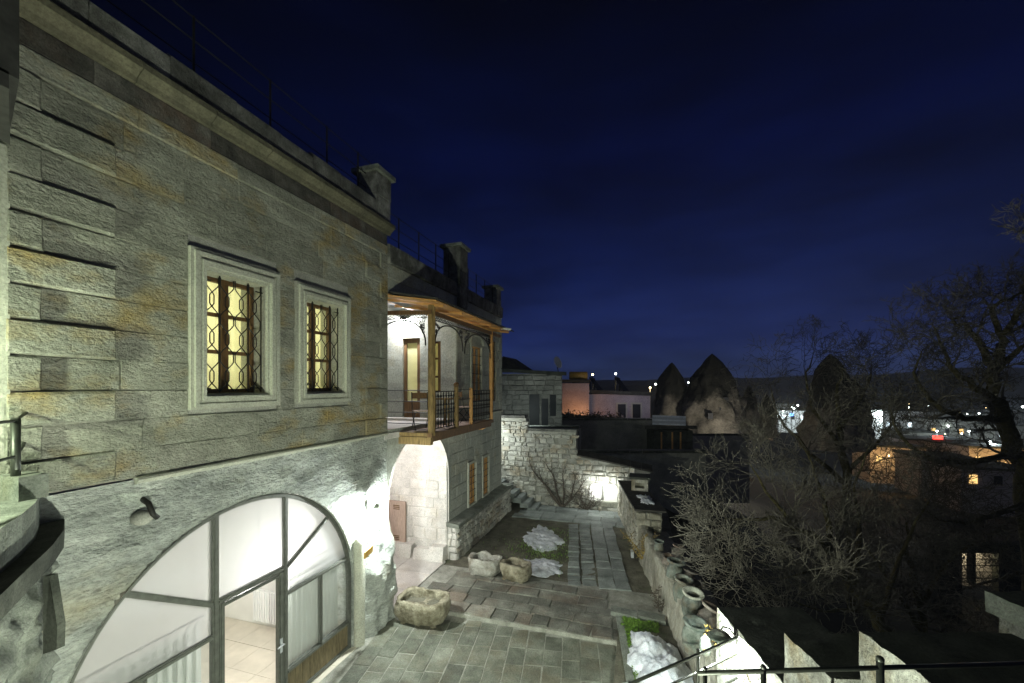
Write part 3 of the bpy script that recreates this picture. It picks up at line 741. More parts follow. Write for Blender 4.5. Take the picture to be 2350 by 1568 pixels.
for k in range(len(arc)-1):
    (a, b), (c, d) = arc[k], arc[k+1]
    for s in range(6):
        x0 = WX+.02-s*.55; x1 = x0-.55; mb.quad((x0, a, b), (x0, c, d), (x1, c, d), (x1, a, b))
mb.build('vault', M['inner'], bld, True)
# passage far wall (faces the camera) made of stones
YW = 10.54
MB().box(-8.5, WX-.01, YW+.008, YW+.4, 0, 4).build('passage_wall', M['inner'], bld)
cs = []; z = 0
while z < 3.9:
    h = R.uniform(.2, .36) if z < 2.2 else R.uniform(.34, .46)
    cs.append((z, min(z+h, 3.95))); z += h
lay(bld, (-8.4, YW, 0), (1, 0, 0), (0, 0, 1), (0, -1, 0), 3.19, cs, .36, M['inner'], gap=.014, cham=.02, jit=.014, vary=.4, name='stone', keep=lambda a, b, *k: a > .2 and b < 2.4)
lay(bld, (-8.4, YW, 0), (1, 0, 0), (0, 0, 1), (0, -1, 0), 3.19, [c for c in cs if c[0] > 2.2], .6, M['inner'], gap=.006, cham=.006, jit=.004, keep=lambda a, b, *k: b >= 2.4)
MB().box(-8.6, -8.4, 7.5, 11, 0, 4).build('passage_end', M['inner'], bld)
# low battered rocks at the foot
for (x, w_, h) in ((-6.9, .7, .36), (-6.1, .5, .3), (-5.62, .42, .40)):
    MB().prism([(x, YW-.35, .08), (x+w_, YW-.30, .08), (x+w_, YW, .08), (x, YW, .08)], (0, .08, h)).build('foot_stone', M['inner'], bld)
# shutter
sh = thing('shutter', (-6.95, YW-.06, 1.2), 'pinkish brown wooden shutter with louvre slots leaning on passage wall', 'shutter')
sy = YW-.10
rA = ray(887, 1150); rB = ray(930, 1254)
def at_y(u, v, y): r = ray(u, v); return CAM+r*(y/r.y)
sa = at_y(889, 1148, sy); sb = at_y(931, 1252, sy)
MB().box(sa.x, sb.x, sy, sy+.04, sb.z, sa.z).build('panel', M['shutter'], sh)
for k in range(2):
    x0 = sa.x if k == 0 else sb.x-.07; MB().box(x0, x0+.07, sy-.015, sy-.001, sb.z, sa.z).build('stile', M['shutter'], sh)
xm = (sa.x+sb.x)/2
for k in range(6):
    zz = (sb.z+.14+k*.05) if k < 3 else (sa.z-.14-(k-3)*.05)
    MB().box(xm-.10, xm+.10, sy-.014, sy-.001, zz, zz+.022).build('louvre', M['wood'], sh)
MB().box(xm-.05, xm+.05, sy-.014, sy-.001, (sa.z+sb.z)/2-.2, (sa.z+sb.z)/2+.2).build('stile', M['shutter'], sh)
# facade two
SY0, SY1 = 10.62, 15.3
LW = [(12.05, 12.62, 1.15, 2.45), (13.28, 13.82, 1.15, 2.45)]
UW = [(12.28, 13.12, 4.45, 6.25), (14.02, 14.55, 4.4, 6.6)]
slab_with_holes(WX-.5, WX-.03, SY0, SY1-.02, .0, 3.95, LW).build('wall', M['mortar'], bld)
slab_with_holes(WX-.5, WX-.03, 11.2, SY1-.02, 3.95, 7.3, UW).build('wall', M['mortar'], bld)
r2 = random.Random(33)
cs = [(i*.33, (i+1)*.33) for i in range(12)]
lay(bld, (WX, SY0+.02, 0), (0, 1, 0), (0, 0, 1), (1, 0, 0), SY1-SY0-.02, cs[3:], .62, M['wall2'], gap=.006, cham=.006, jit=.004, holes=[(a-SY0-.02, b-SY0-.02, c, d) for a, b, c, d in LW], rnd=r2)
cs = [(i*.32, (i+1)*.32) for i in range(10)]
MB().prism([(WX-.02, 11.2, 3.95), (WX+.05, 11.2, 3.95), (WX+.07, 11.2, 4.0), (WX-.02, 11.2, 4.03)], (0, 4.12, 0)).build('string_course', M['trim'], bld)
for i, (v0, v1) in enumerate(cs):
    ql = .46 if i % 2 else .24
    lay(bld, (WX, 11.2, 4.04), (0, 1, 0), (0, 0, 1), (1, 0, 0), 4.1-ql, [(v0, v1)], .62, M['wall2'], gap=.006, cham=.006, jit=.004, holes=[(a-11.2, b-11.2, c-4.04, d-4.04) for a, b, c, d in UW], rnd=r2)
    lay(bld, (WX, SY1-ql, 4.04), (0, 1, 0), (0, 0, 1), (1, 0, 0), ql, [(v0, v1)], 5, M['wall2'], gap=.012, cham=.014, jit=.004, rnd=r2, proud=.03)
def small_window(H_, arched=False, glow=5):
    wd = part('window', bld); a, b, c, d = H_
    mm = MB()
    for (p, q, r, s) in ((a-.08, a, c-.08, d+.08), (b, b+.08, c-.08, d+.08), (a, b, d, d+.08), (a, b, c-.08, c)):
        mm.box(WX-.05, WX+.04, p, q, r, s)
    mm.build('moulding', M['trim'], wd)
    if arched:
        mm = MB(); pts = [((a+b)/2+math.cos(math.pi*k/14)*(b-a)*.66, d+.08+math.sin(math.pi*k/14)*.30) for k in range(15)]
        mm.tube([(WX+.03, y, z) for y, z in pts], .05, 8); mm.build('hood_mould', M['trim'], wd)
    X = WX-.07
    for (p, q, r, s) in ((a, a+.06, c, d), (b-.06, b, c, d), (a+.06, b-.06, c, c+.06), (a+.06, b-.06, d-.06, d), ((a+b)/2-.03, (a+b)/2+.03, c+.06, d-.06)):
        MB().box(X-.03, X+.03, p, q, r, s).build('casement_bar', M['plank'], wd)
    for k in range(1, 6):
        zz = c+(d-c)*k/6; MB().tube([(WX+.015, a, zz), (WX+.015, b, zz)], .010, 4).build('bar', M['iron'], wd)
    MB().box(X-.004, X+.004, a+.05, b-.05, c+.05, d-.05).build('pane', M['clear'], wd)
    x0, x1 = WX-.51, WX-1.5; mm = MB()
    mm.quad((x1, a-.2, c-.2), (x1, b+.2, c-.2), (x1, b+.2, d+.2), (x1, a-.2, d+.2)); mm.quad((x0, a-.2, c-.2), (x0, a-.2, d+.2), (x1, a-.2, d+.2), (x1, a-.2, c-.2))
    mm.quad((x0, b+.2, c-.2), (x0, b+.2, d+.2), (x1, b+.2, d+.2), (x1, b+.2, c-.2)); mm.quad((x0, a-.2, d+.2), (x0, b+.2, d+.2), (x1, b+.2, d+.2), (x1, a-.2, d+.2)); mm.quad((x0, a-.2, c-.2), (x0, b+.2, c-.2), (x1, b+.2, c-.2), (x1, a-.2, c-.2))
    mm.build('room_wall', M['white'], wd)
    if arched or c > 4: curtain(WX-.16, a+.01, b-.01, c+.01, d-.01, .12, .015, 'ycurtain', wd, .4)
    else: MB().box(WX-.13, WX-.11, a+.01, b-.01, c+.01, d-.01).build('shutter_board', M['plank'], wd)
    lamp('window_room_light', (WX-1.0, (a+b)/2, (c+d)/2), glow, (1, .88, .58), wd, .08)
for h in LW: small_window(h, False, 3)
small_window(UW[0], True, 12); small_window(UW[1], False, 5)
# plinth
PX = -4.9
MB().box(WX-.1, PX-.03, SY0+.05, 15.6, 0, .95).build('plinth_core', M['mortar'], bld)
cs = [(0, .22), (.22, .40), (.40, .62), (.62, .79), (.79, .96)]
lay(bld, (PX, SY0, 0), (0, 1, 0), (0, 0, 1), (1, 0, 0), 4.95, cs, .30, M['rubble'], gap=.02, cham=.03, jit=.025, rnd=r2, vary=.4, dep=.1)
lay(bld, (WX-.1, SY0-.0, 0), (1, 0, 0), (0, 0, 1), (0, -1, 0), .36, cs, .22, M['inner'], gap=.02, cham=.02, jit=.02, rnd=r2, dep=.06)
for k in range(4):
    ya = SY0-.08+k*1.27; MB().prism([(WX-.02, ya, .98), (PX+.05, ya, .95), (PX+.07, ya, 1.02), (PX+.05, ya, 1.06), (WX-.02, ya, 1.11)], (0, 1.262, 0)).build('ledge_stone', M['cap'], bld)
# upper recess: return wall, back wall, floor
RW = 11.17
DO = (-7.02, -6.42, 3.96, 6.42); WI = (-6.08, -5.72, 4.75, 6.3)
mb = MB()
for r in rects_minus(-8.2, WX-.02, 3.95, 7.3, [DO, WI]): mb.box(r[0], r[1], RW, RW+.3, r[2], r[3])
mb.build('return_wall', M['wall2'], bld)
MB().box(-8.4, -8.2, Y1-.4, RW+.3, 3.9, 7.3).build('recess_end', M['wall2'], bld)
dr = part('door', bld)
for (p, q, r, s) in ((DO[0], DO[0]+.09, DO[2], DO[3]), (DO[1]-.14, DO[1], DO[2], DO[3]), (DO[0]+.09, DO[1]-.14, DO[3]-.14, DO[3]), (DO[0]+.09, DO[1]-.14, DO[2], DO[2]+.5)):
    MB().box(p, q, RW+.08, RW+.14, r, s).build('door_frame', M['wood'], dr)
MB().box(DO[0]+.08, DO[1]-.12, RW+.13, RW+.15, DO[2]+.1, DO[3]-.1).build('curtain', M['ycurtain'], dr)
mb = MB(); mb.box(DO[0]-.1, WI[1]+.2, RW+1.6, RW+1.7, 3.9, 7); mb.box(DO[0]-.2, DO[0]-.1, RW+.3, RW+1.7, 3.9, 7); mb.box(WI[1]+.1, WI[1]+.2, RW+.3, RW+1.7, 3.9, 7); mb.box(DO[0]-.2, WI[1]+.2, RW+.3, RW+1.7, 6.9, 7.0)
mb.build('room_wall', M['white'], dr)
lamp('door_room_light', (-6.4, RW+.9, 5.6), 18, (1, .9, .62), dr, .1)
wi = part('window', bld)
for (p, q, r, s) in ((WI[0], WI[0]+.05, WI[2], WI[3]), (WI[1]-.14, WI[1]-.04, WI[2], WI[3]), (WI[0]+.05, WI[1]-.14, WI[2], WI[2]+.06), (WI[0]+.05, WI[1]-.14, WI[3]-.06, WI[3]), (WI[0]+.05, WI[1]-.14, 5.2, 5.26), (WI[0]+.05, WI[1]-.14, 5.75, 5.81)):
    MB().box(p, q, RW+.1, RW+.15, r, s).build('casement_bar', M['wood'], wi)
MB().box(WI[0]-.01, WI[1]+.02, RW+.16, RW+.17, WI[2], WI[3]).build('curtain', M['ycurtain'], wi)
MB().box(WI[0]-.08, WI[1]+.08, RW-.06, RW-.001, WI[2]-.08, WI[2]).build('sill', M['trim'], wi)
MB().box(-8.4, WX+.02, Y1-.1, RW+.3, 3.80, 3.93).build('landing', M['inner'], bld)
# parapet of second facade
for y0_, y1_, z_, hh, mt in ((Y1, SY1, 7.3, .30, 'wall2'), (Y1, SY1, 7.6, .40, 'parapet')):
    lay(bld, (WX if mt == 'wall2' else WX+.05, y0_, z_), (0, 1, 0), (0, 0, 1), (1, 0, 0), y1_-y0_, [(0, hh)], .7, M[mt], gap=.008, cham=.01, jit=.008 if mt == 'wall2' else .02, rnd=r2, dep=.4)
MB().box(-9, WX-.05, Y1, SY1, 7.3, 7.5).build('roof', M['parapet'], bld)
MB().box(WX-.5, WX-.02, Y1, 11.2, 6.95, 7.3).build('lintel', M['wall2'], bld)
MB().box(-9, WX-.1, SY1-.3, SY1-.02, 0, 7.5).build('end_wall', M['wall2'], bld)
# roof pillars
pg = 'square stone pillars on the roof edge'
def pillar(u0, u1, ytop, x_, y0_, w_, zb, zt, lb, capo=.08, mt='parapet'):
    t = thing('roof_pillar', (x_-w_/2, y0_+w_/2, zb), lb, 'pillar', pg)
    h = (zt-zb-.1); n = max(2, int(h/.34))
    for k in range(n):
        mbb = MB(); j = [R.uniform(-.008, .008) for _ in range(4)]
        mbb.box(x_-w_+j[0], x_+j[1], y0_+j[2], y0_+w_+j[3], zb+h*k/n+.004, zb+h*(k+1)/n-.004); mbb.build('stone', M[mt], t)
    MB().prism([(x_-w_-capo, y0_-capo, zt-.1), (x_+capo, y0_-capo, zt-.1), (x_+capo, y0_+w_+capo, zt-.1), (x_-w_-capo, y0_+w_+capo, zt-.1)], (0, 0, .09)).build('cap', M['cap'], t)
pillar(0, 0, 0, WX+.10, 7.16, .48, 8.42, 9.42, 'nearest roof pillar, pale, at the corner of the tall cornice')
p2 = at_y(1071, 600, 11.0)
def col_y(u, x): r = ray(u, HV); return r.y*(x/r.x)
y2 = col_y(1056, WX+.12); pillar(0, 0, 0, WX+.12, y2, .55, 7.3, CAMZ+(HV-557)/F*(y2/ray(1056, HV).y), 'middle roof pillar rising beside the wooden balcony roof')
y3 = col_y(1150, WX+.05)-.5; pillar(0, 0, 0, WX+.05, y3, .5, 7.9, CAMZ+(HV-653)/F*(y3/ray(1150, HV).y), 'farthest roof pillar, small, at the end of the long roofline')
# roof railings
def railing(ys_, x, zb, h, bars, lb, r=.012, name='roof_railing'):
    t = thing(name, (x, ys_[0], zb), lb, 'railing', 'iron railings along the roof')
    for y in ys_: MB().tube([(x, y, zb-.15), (x, y, zb+h)], r*1.3, 6).build('post', M['iron'], t)
    for k in range(bars):
        z = zb+h*(k+1)/bars-.02; MB().tube([(x, ys_[0]-1.2 if ys_[0] < 5 else ys_[0]-.4, z), (x, ys_[-1]+.4, z)], r*.75, 5).build('rail', M['iron'], t)
railing([2.5, 3.75, 4.87, 6.05, 6.9], WX-.15, 8.74, .85, 3, 'thin iron railing above the tall cornice near the camera')
railing([8.3, 9.2, 10.1, 10.9], WX-.12, 8.0, .82, 3, 'thin iron railing between the first and second roof pillars')
railing([12.3, 13.0, 13.8, 14.6], WX-.12, 8.0, .75, 3, 'thin iron railing between the second and last roof pillars')
# ============================================================ BALCONY
bal = thing('balcony', (-4.9, 10, 3.9), 'wooden balcony with planked roof, log posts and lacy ironwork over the arch', 'balcony')
BX = -4.42; BY0, BY1 = 8.2, 12.05; BZ = 3.90
for k in range(15):
    y = BY0+.02+k*(BY1-BY0-.04)/15; MB().box(WX+.02, BX-.02, y+.004, y+(BY1-BY0-.04)/15-.004, BZ-.05, BZ+.001*(k % 3)).build('floor_board', M['shutter'], bal)
MB().box(-6.2, WX+.01, BY0+.02, BY0+.30, BZ-.04, BZ+.035).build('floor_board', M['shutter'], bal)
MB().beam((-6.1, BY0-.03, BZ-.17), (BX+.02, BY0-.03, BZ-.17), .12, .17).build('side_beam', M['oldwood'], bal)
MB().beam((-6.1, BY0-.02, BZ-.03), (BX+.05, BY0-.02, BZ-.03), .15, .08).build('side_beam', M['oldwood'], bal)
MB().beam((BX, BY0-.1, BZ-.04), (BX, BY1+.03, BZ-.04), .12, .09).build('front_beam', M['wood'], bal)
MB().beam((BX-.05, BY0+.05, BZ-.15), (BX-.05, BY1-.02, BZ-.15), .10, .10).build('front_beam', M['wood'], bal)
MB().prism([(WX+.03, BY1-.05, BZ-.1), (BX-.05, BY1-.05, BZ-.1), (BX-.1, BY1-.05, BZ-.22), (BX-.25, BY1-.05, BZ-.30), (WX+.03, BY1-.05, BZ-.34)], (0, -.12, 0)).build('bracket', M['plank'], bal)
def post(x, y, z0, z1, r, mt='oldwood', seed=0, nm='post'):
    pts = [(x+.012*fbm((k, seed, 0)), y+.012*fbm((seed, k, 3)), z0+(z1-z0)*k/8) for k in range(9)]
    return MB().tube(pts, [r*(1+.06*fbm((k*.8, seed, 9))) for k in range(9)], 8).build(nm, M[mt], bal)
RZF, RZB = 6.74, 7.02
post(BX, BY0, BZ-.05, RZF+.0, .085, seed=1); post(BX, BY1-.04, BZ-.02, RZF-.1, .06, 'plank', 3)
yn1 = col_y(1047, BX); yn2 = col_y(1081, BX)
post(BX, yn1, BZ, BZ+1.02, .06, seed=4, nm='newel'); MB().sphere((BX, yn1, BZ+1.08), .075, 10, 6).build('finial', M['wood'], bal, True)
post(BX, yn2, BZ, BZ+1.0, .05, 'plank', 6, 'newel')
# roof: joists, planks, slates
RX_ = -4.1; RY0_, RY1_ = 7.8, 12.9
def rz(x): return RZF+(RZB+.22-RZF)*(RX_-x)/(RX_-WX-.0)*-1*-1 if False else RZF+.30*(RX_-x)/(RX_+6.0)
for k in range(19):
    x0 = RX_-.002-k*.105; x1 = x0-.10; ye = RY1_ if k < 11 else 11.15
    ys0 = RY0_ if k < 10 else 7.67
    MB().prism([(x0, ys0, rz(x0)), (x1, ys0, rz(x1)), (x1, ys0, rz(x1)+.02), (x0, ys0, rz(x0)+.02)], (0, ye-ys0, 0)).build('ceiling_plank', M['plank'], bal)
for y in (BY0, 9.2, 10.2, 11.2, BY1, 12.9):
    MB().beam((RX_-.03, y, rz(RX_)-.035), (WX+.02 if y > 11.2 else -6.0, y, rz(WX if y > 11.2 else -6)-.035), .05, .06).build('joist', M['plank'], bal)
MB().beam((BX, BY0-.1, RZF-.16), (BX, RY1_-.1, RZF-.16), .08, .09).build('roof_beam', M['wood'], bal)
MB().beam((BX-.04, BY0-.02, RZF-.16), (-6.1, BY0-.02, RZF-.10), .07, .09).build('roof_beam', M['wood'], bal)
rs = random.Random(3)
for row in range(3):
    y = RY0_-.08
    while y < RY1_:
        L = rs.uniform(.22, .34); xa = RX_+.07-row*.55; xb = xa-.62
        if xb < -6.1: break
        if y > 11.1: xb = max(xb, WX+.02)
        za, zb_ = rz(xa)+.03+row*.012, rz(xb)+.05+row*.012; j = rs.uniform(-.012, .012)
        MB().prism([(xa+j, y+.004, za+j*.3), (xa+j, y+L-.004, za), (xb, y+L-.004, zb_), (xb, y+.004, zb_)], (0, 0, .028)).build('slate', M['slate'], bal); y += L
# ironwork
def scroll(c, r, U, V, turns=1.3, a0=0, sg=1, n=12):
    c = Vector(c); U = Vector(U); V = Vector(V)
    return [c+(U*math.cos(a0+sg*turns*6.283*i/n)+V*math.sin(a0+sg*turns*6.283*i/n))*r*(1-.72*i/n) for i in range(n+1)]
def lace(o, U, V, w_, z0, zt, ncusp, nm='iron_lace'):
    """frieze with arches: o start, U along, between heights z0 (spring) and zt (top)"""
    o = Vector(o); U = Vector(U); V = Vector((0, 0, 1)); mb = MB()
    mb.tube([o+V*(zt-.13), o+U*w_+V*(zt-.13)], .012, 5); mb.tube([o+V*(zt-.02), o+U*w_+V*(zt-.02)], .010, 5)
    n = int(w_/.09)
    for k in range(n):
        c = o+U*((k+.5)*w_/n)+V*(zt-.075); mb.tube(scroll(c, .045, U, V, 1.1, k % 2*math.pi, 1 if k % 2 else -1, 9), .009, 4, False)
    aw = w_/ncusp
    for a in range(ncusp):
        c0 = (a+.5)*aw; hgt = zt-.16-z0
        pts = []
        for i in range(19):
            t = math.pi*i/18; pts.append(o+U*(c0-math.cos(t)*aw*.47)+V*(z0+math.sin(t)**.8*hgt))
        mb.tube(pts, .018, 5)
        for i in range(44):
            s_ = rs.random(); side = -1 if i % 2 else 1; q = rs.uniform(.30, .47)*side
            yy_ = c0+q*aw; zz_ = z0+hgt*rs.uniform(.45, .98)
            edge = math.sqrt(max(0, 1-(q/.47)**2))**.8*hgt+z0
            if zz_ < edge+.03: continue
            mb.tube(scroll(o+U*yy_+V*zz_, rs.uniform(.035, .06), U, V, 1.2, rs.uniform(0, 6), side, 9), .009, 4, False)
    return mb.build(nm, M['iron'], bal)
lace((BX, BY0+.1, 0), (0, 1, 0), 0, yn1-BY0+.35, 5.85, 6.56, 1)
lace((BX, yn1+.45, 0), (0, 1, 0), 0, BY1-yn1-.5, 5.80, 6.56, 1)
lace((BX-.1, BY0-.02, 0), (-1, 0, 0), 0, 1.35, 5.85, 6.60, 1)
def balus(y0_, y1_):
    n = max(3, int((y1_-y0_)/.125))
    MB().tube([(BX, y0_, BZ+.92), (BX, y1_, BZ+.92)], .014, 5).build('handrail', M['iron'], bal); MB().tube([(BX, y0_, BZ+.08), (BX, y1_, BZ+.08)], .011, 5).build('bottom_rail', M['iron'], bal)
    for k in range(n):
        y = y0_+(k+.5)*(y1_-y0_)/n; mb = MB(); mb.tube([(BX, y, BZ+.08), (BX, y, BZ+.92)], .011, 5)
        for zz, s_ in ((.20, 1), (.42, -1), (.50, 1), (.62, -1), (.82, 1)):
            mb.tube(scroll((BX, y+.022*s_, BZ+zz), .04, (0, s_, 0), (0, 0, 1), 1.2, math.pi*.5, 1, 8), .009, 4, False); mb.tube(scroll((BX, y-.022*s_, BZ+zz), .04, (0, -s_, 0), (0, 0, 1), 1.2, math.pi*.5, 1, 8), .009, 4, False)
        mb.build('baluster', M['iron'], bal)
balus(BY0+.10, yn1-.08); balus(yn2+.07, BY1-.12)
for k in range(4):
    z = BZ+.2+k*.25; MB().tube([(BX, yn1+.05, z), (BX, yn2-.05, z)], .010, 5).build('side_rail', M['iron'], bal)
    MB().tube([(BX-.08, BY0, z), (-6.1, BY0+.02, z)], .010, 5).build('side_rail', M['iron'], bal)
# spout
sp = thing('drain_spout', (-4.4, 13.0, 6.8), 'short white drain spout sticking out past the balcony roof', 'pipe')
a = P(1124, 750, 13.2); b = P(1172, 756, 12.8); MB().tube([a, b], .035, 8).build('pipe', M['white'], sp)
# chair and table on the balcony
def fold_chair(x, y, rot, lb):
    t = thing('folding_chair', (x, y, BZ+.002), lb, 'chair', 'metal folding chairs on the balcony')
    c_, s_ = math.cos(rot), math.sin(rot)
    def q(a, b, z): return Vector((x+a*c_-b*s_, y+a*s_+b*c_, BZ+z))
    for sd in (-.19, .19):
        MB().tube([q(-.24, sd, .012), q(-.12, sd, .17), q(.05, sd, .30), q(.16, sd, .50), q(.20, sd, .90)], .012, 6).build('leg', M['iron'], t)
        MB().tube([q(.25, sd*.9, .012), q(.13, sd*.9, .17), q(-.02, sd*.9, .32), q(-.18, sd*.9, .44)], .012, 6).build('leg', M['iron'], t)
    MB().prism([q(-.2, -.19, .44), q(.15, -.19, .44), q(.15, .19, .44), q(-.2, .19, .44)], (0, 0, .02)).build('seat', M['shutter'], t)
    MB().prism([q(.19, -.19, .74), q(.20, .19, .74), q(.215, .19, .88), q(.215, -.19, .88)], (.01, .01, 0)).build('backrest', M['wood'], t)
    MB().tube([q(-.24, -.19, .02), q(-.24, .19, .02)], .008, 5).build('stretcher', M['iron'], t)
fold_chair(-5.05, 8.85, 2.3, 'folding chair at the open near end of balcony')
fold_chair(-4.85, 10.9, 4.2, 'folding chair behind the balcony scroll railing past the table')
tb = thing('balcony_table', (-4.85, 9.8, BZ), 'small wooden table behind the scrolled balcony railing', 'table')
MB().box(-5.12, -4.6, 9.45, 10.15, BZ+.70, BZ+.735).build('table_top', M['oldwood'], tb)
for x in (-5.06, -4.68):
    for y in (9.52, 10.08): MB().box(x, x+.04, y, y+.04, BZ+.002, BZ+.70).build('leg', M['oldwood'], tb)
# ============================================================ LIGHTS ON WALLS
def sconce(o, nrm, lb, power, col, group='outdoor wall lamps', r=.10, off=.22, lightoff=(0, 0, -.06), spotaim=None, spot=150):
    o = Vector(o); nrm = Vector(nrm).normalized(); t = thing('wall_lamp', o, lb, 'wall lamp', group)
    top = o+nrm*off
    MB().obox(o-nrm*.0+Vector((0, 0, -.09))-nrm.cross(Vector((0, 0, 1)))*.03, nrm*.02, nrm.cross(Vector((0, 0, 1)))*.06, (0, 0, .18)).build('back_plate', M['iron'], t)
    MB().tube([o+nrm*.02, o+nrm*off*.4+Vector((0, 0, .09)), o+nrm*off*.8+Vector((0, 0, .11)), top+Vector((0, 0, .05))], .010, 6).build('arm', M['iron'], t)
    MB().tube(scroll(o+nrm*.09+Vector((0, 0, -.02)), .06, nrm, (0, 0, 1), 1.3, 1.5), .007, 5).build('scroll', M['iron'], t)
    MB().lathe(top, [(.02, .06), (.05, .045), (r*.8, .02), (r, -.015), (r*.98, -.02), (r*.75, .01), (.02, .04)], 18).build('shade', M['jar'], t, True)
    MB().sphere(top+Vector((0, 0, -.02)), .032, 10, 6).build('bulb', M['bulb'], t, True)
    p = top+Vector(lightoff)
    lamp('lamp_light', p, power, col, t, .035)
    return t
rL = ray(853, 1172); pL = CAM+rL*(5.06/abs(rL.x))
sconce((WX+.03, pL.y, pL.z+.08), (1, 0, 0), 'overexposed wall lamp between the glass gate and the passage arch', 200, (.92, 1, .95), r=.06)
p = at_y(930, 735, RW); sconce((p.x, RW, p.z), (0, -1, 0), 'bright wall lamp beside the door inside the balcony', 140, (.95, .95, 1.0), off=.2)
# passage lamp hidden behind the near jamb
ps = thing('passage_lamp', (-6.6, 8.0, 3.3), 'lamp under the vault of the arched passage, hidden by the near pier', 'lamp')
MB().sphere((-6.3, 8.35, 3.0), .06, 10, 6).build('bulb', M['bulb'], ps, True); MB().tube([(-6.3, 8.35, 3.05), (-6.3, 8.3, 3.6)], .01, 5).build('cord', M['iron'], ps)
lamp('lamp_light', (-6.3, 8.45, 2.85), 66, (1, .965, .95), ps, .06)
# ============================================================ BACK WALL
bw = thing('back_wall', (-2.7, 16.6, 0), 'tall rubble stone wall closing the courtyard, stepped down to the right', 'wall')
BYW = 16.6
def wtop(x):
    if x < -4.55: return 3.62
    if x < -2.45: return 3.10
    return 2.15-(x+2.4)*.17
MB().box(-6.5, -4.57, BYW+.03, BYW+.45, 0, 3.6).build('wall_core', M['mortar'], bw)
MB().box(-4.58, -2.47, BYW+.03, BYW+.45, 0, 3.08).build('wall_core', M['mortar'], bw)
MB().prism([(-2.48, BYW+.03, 0), (.35, BYW+.03, 0), (.35, BYW+.03, 1.66), (-2.48, BYW+.03, 2.12)], (0, .42, 0)).build('wall_core', M['mortar'], bw)
rw = random.Random(8); cs = []; z = 0
while z < 3.6:
    h = rw.uniform(.14, .27); cs.append((z, z+h)); z += h
NI = (-1.85, -.95, .45, 1.12)
nst = lay(bw, (-6.4, BYW, 0), (1, 0, 0), (0, 0, 1), (0, -1, 0), 6.6, cs, .28, M['rubble'], gap=.022, cham=.022, jit=.028, rnd=rw, vary=.42, dep=.06,
    keep=lambda a, b, a0, a1, b0, b1: b1 < wtop(-6.4+a)+.02 and a > .7 and not (NI[0]-.1 < -6.4+a < NI[1]+.1 and NI[2]-.1 < b < NI[3]+.1) and rw.random() > .10)
for a, b, zt in ((-6.5, -5.6, 3.62), (-5.6, -4.6, 3.62), (-4.5, -3.5, 3.10), (-3.5, -2.45, 3.10)):
    MB().box(a+.004, b-.004, BYW-.06, BYW+.5, zt, zt+.09).build('coping_stone', M['parapet'], bw)
for k in range(7):
    x0 = -2.42+k*.41; x1 = x0+.40; z0 = wtop(x0)+.0; z1 = wtop(x1)+.0
    MB().prism([(x0, BYW-.14, z0), (x1, BYW-.14, z1), (x1, BYW-.14, z1+.06), (x0, BYW-.14, z0+.06)], (0, .62, .12)).build('coping_tile', M['tile'], bw)
# lit niche with lamps
ni = thing('lit_niche', (-1.4, BYW, .45), 'pair of glaring white lit niches low in the back wall', 'niche lamp')
for k, (a, b, zt) in enumerate(((-1.93, -1.45, 1.08), (-1.38, -.86, 1.10))):
    mm = MB(); pts = [(a, .42), (b, .42), (b, zt-.15)]+[((a+b)/2+math.cos(math.pi*i/8)*(b-a)/2, zt-.15+math.sin(math.pi*i/8)*.15) for i in range(1, 8)]+[(a, zt-.15)]
    mm.prism([(x, BYW-.03, z_) for x, z_ in pts], (0, .05, 0)).build('panel', M['white'], ni)
    MB().tube([(a+.24, BYW-.03, zt-.05), (a+.24, BYW-.22, zt+.10)], .012, 6).build('bracket', M['iron'], ni)
    MB().sphere(((a+.24, BYW-.22, zt-.02)), .045, 10, 6).build('bulb', M['bulb'], ni, True)
    lamp('niche_light', (a+.24, BYW-.36, zt-.02), 8, (.94, 1, .95), ni, .05)
MB().box(-1.98, -.82, BYW-.08, BYW-.03, .36, .42).build('sill', M['trim'], ni)
# stairs beside the end of the building
st = thing('stone_steps', (-4.3, 15.8, 0), 'short flight of dark stone steps rising beside the building end', 'steps')
for k in range(6):
    x1 = -3.9-k*.30; MB().box(x1-.34, x1, 15.62, BYW-.05, k*.17-.02, (k+1)*.17).build('step', M['paver3'], st)
cl = thing('corner_lamp', (-6.0, 15.5, 3.0), 'lamp hidden behind the far end of the stone building', 'lamp')
MB().sphere((-6.0, 15.5, 3.0), .05, 10, 6).build('bulb', M['bulb'], cl, True); MB().tube([(-6.0, 15.5, 3.04), (-6.0, 15.4, 3.12), (-6.0, 15.29, 3.12)], .012, 6).build('arm', M['iron'], cl)
lamp('lamp_light', (-6.0, 15.56, 2.92), 62, (.93, 1, .97), cl, .06)
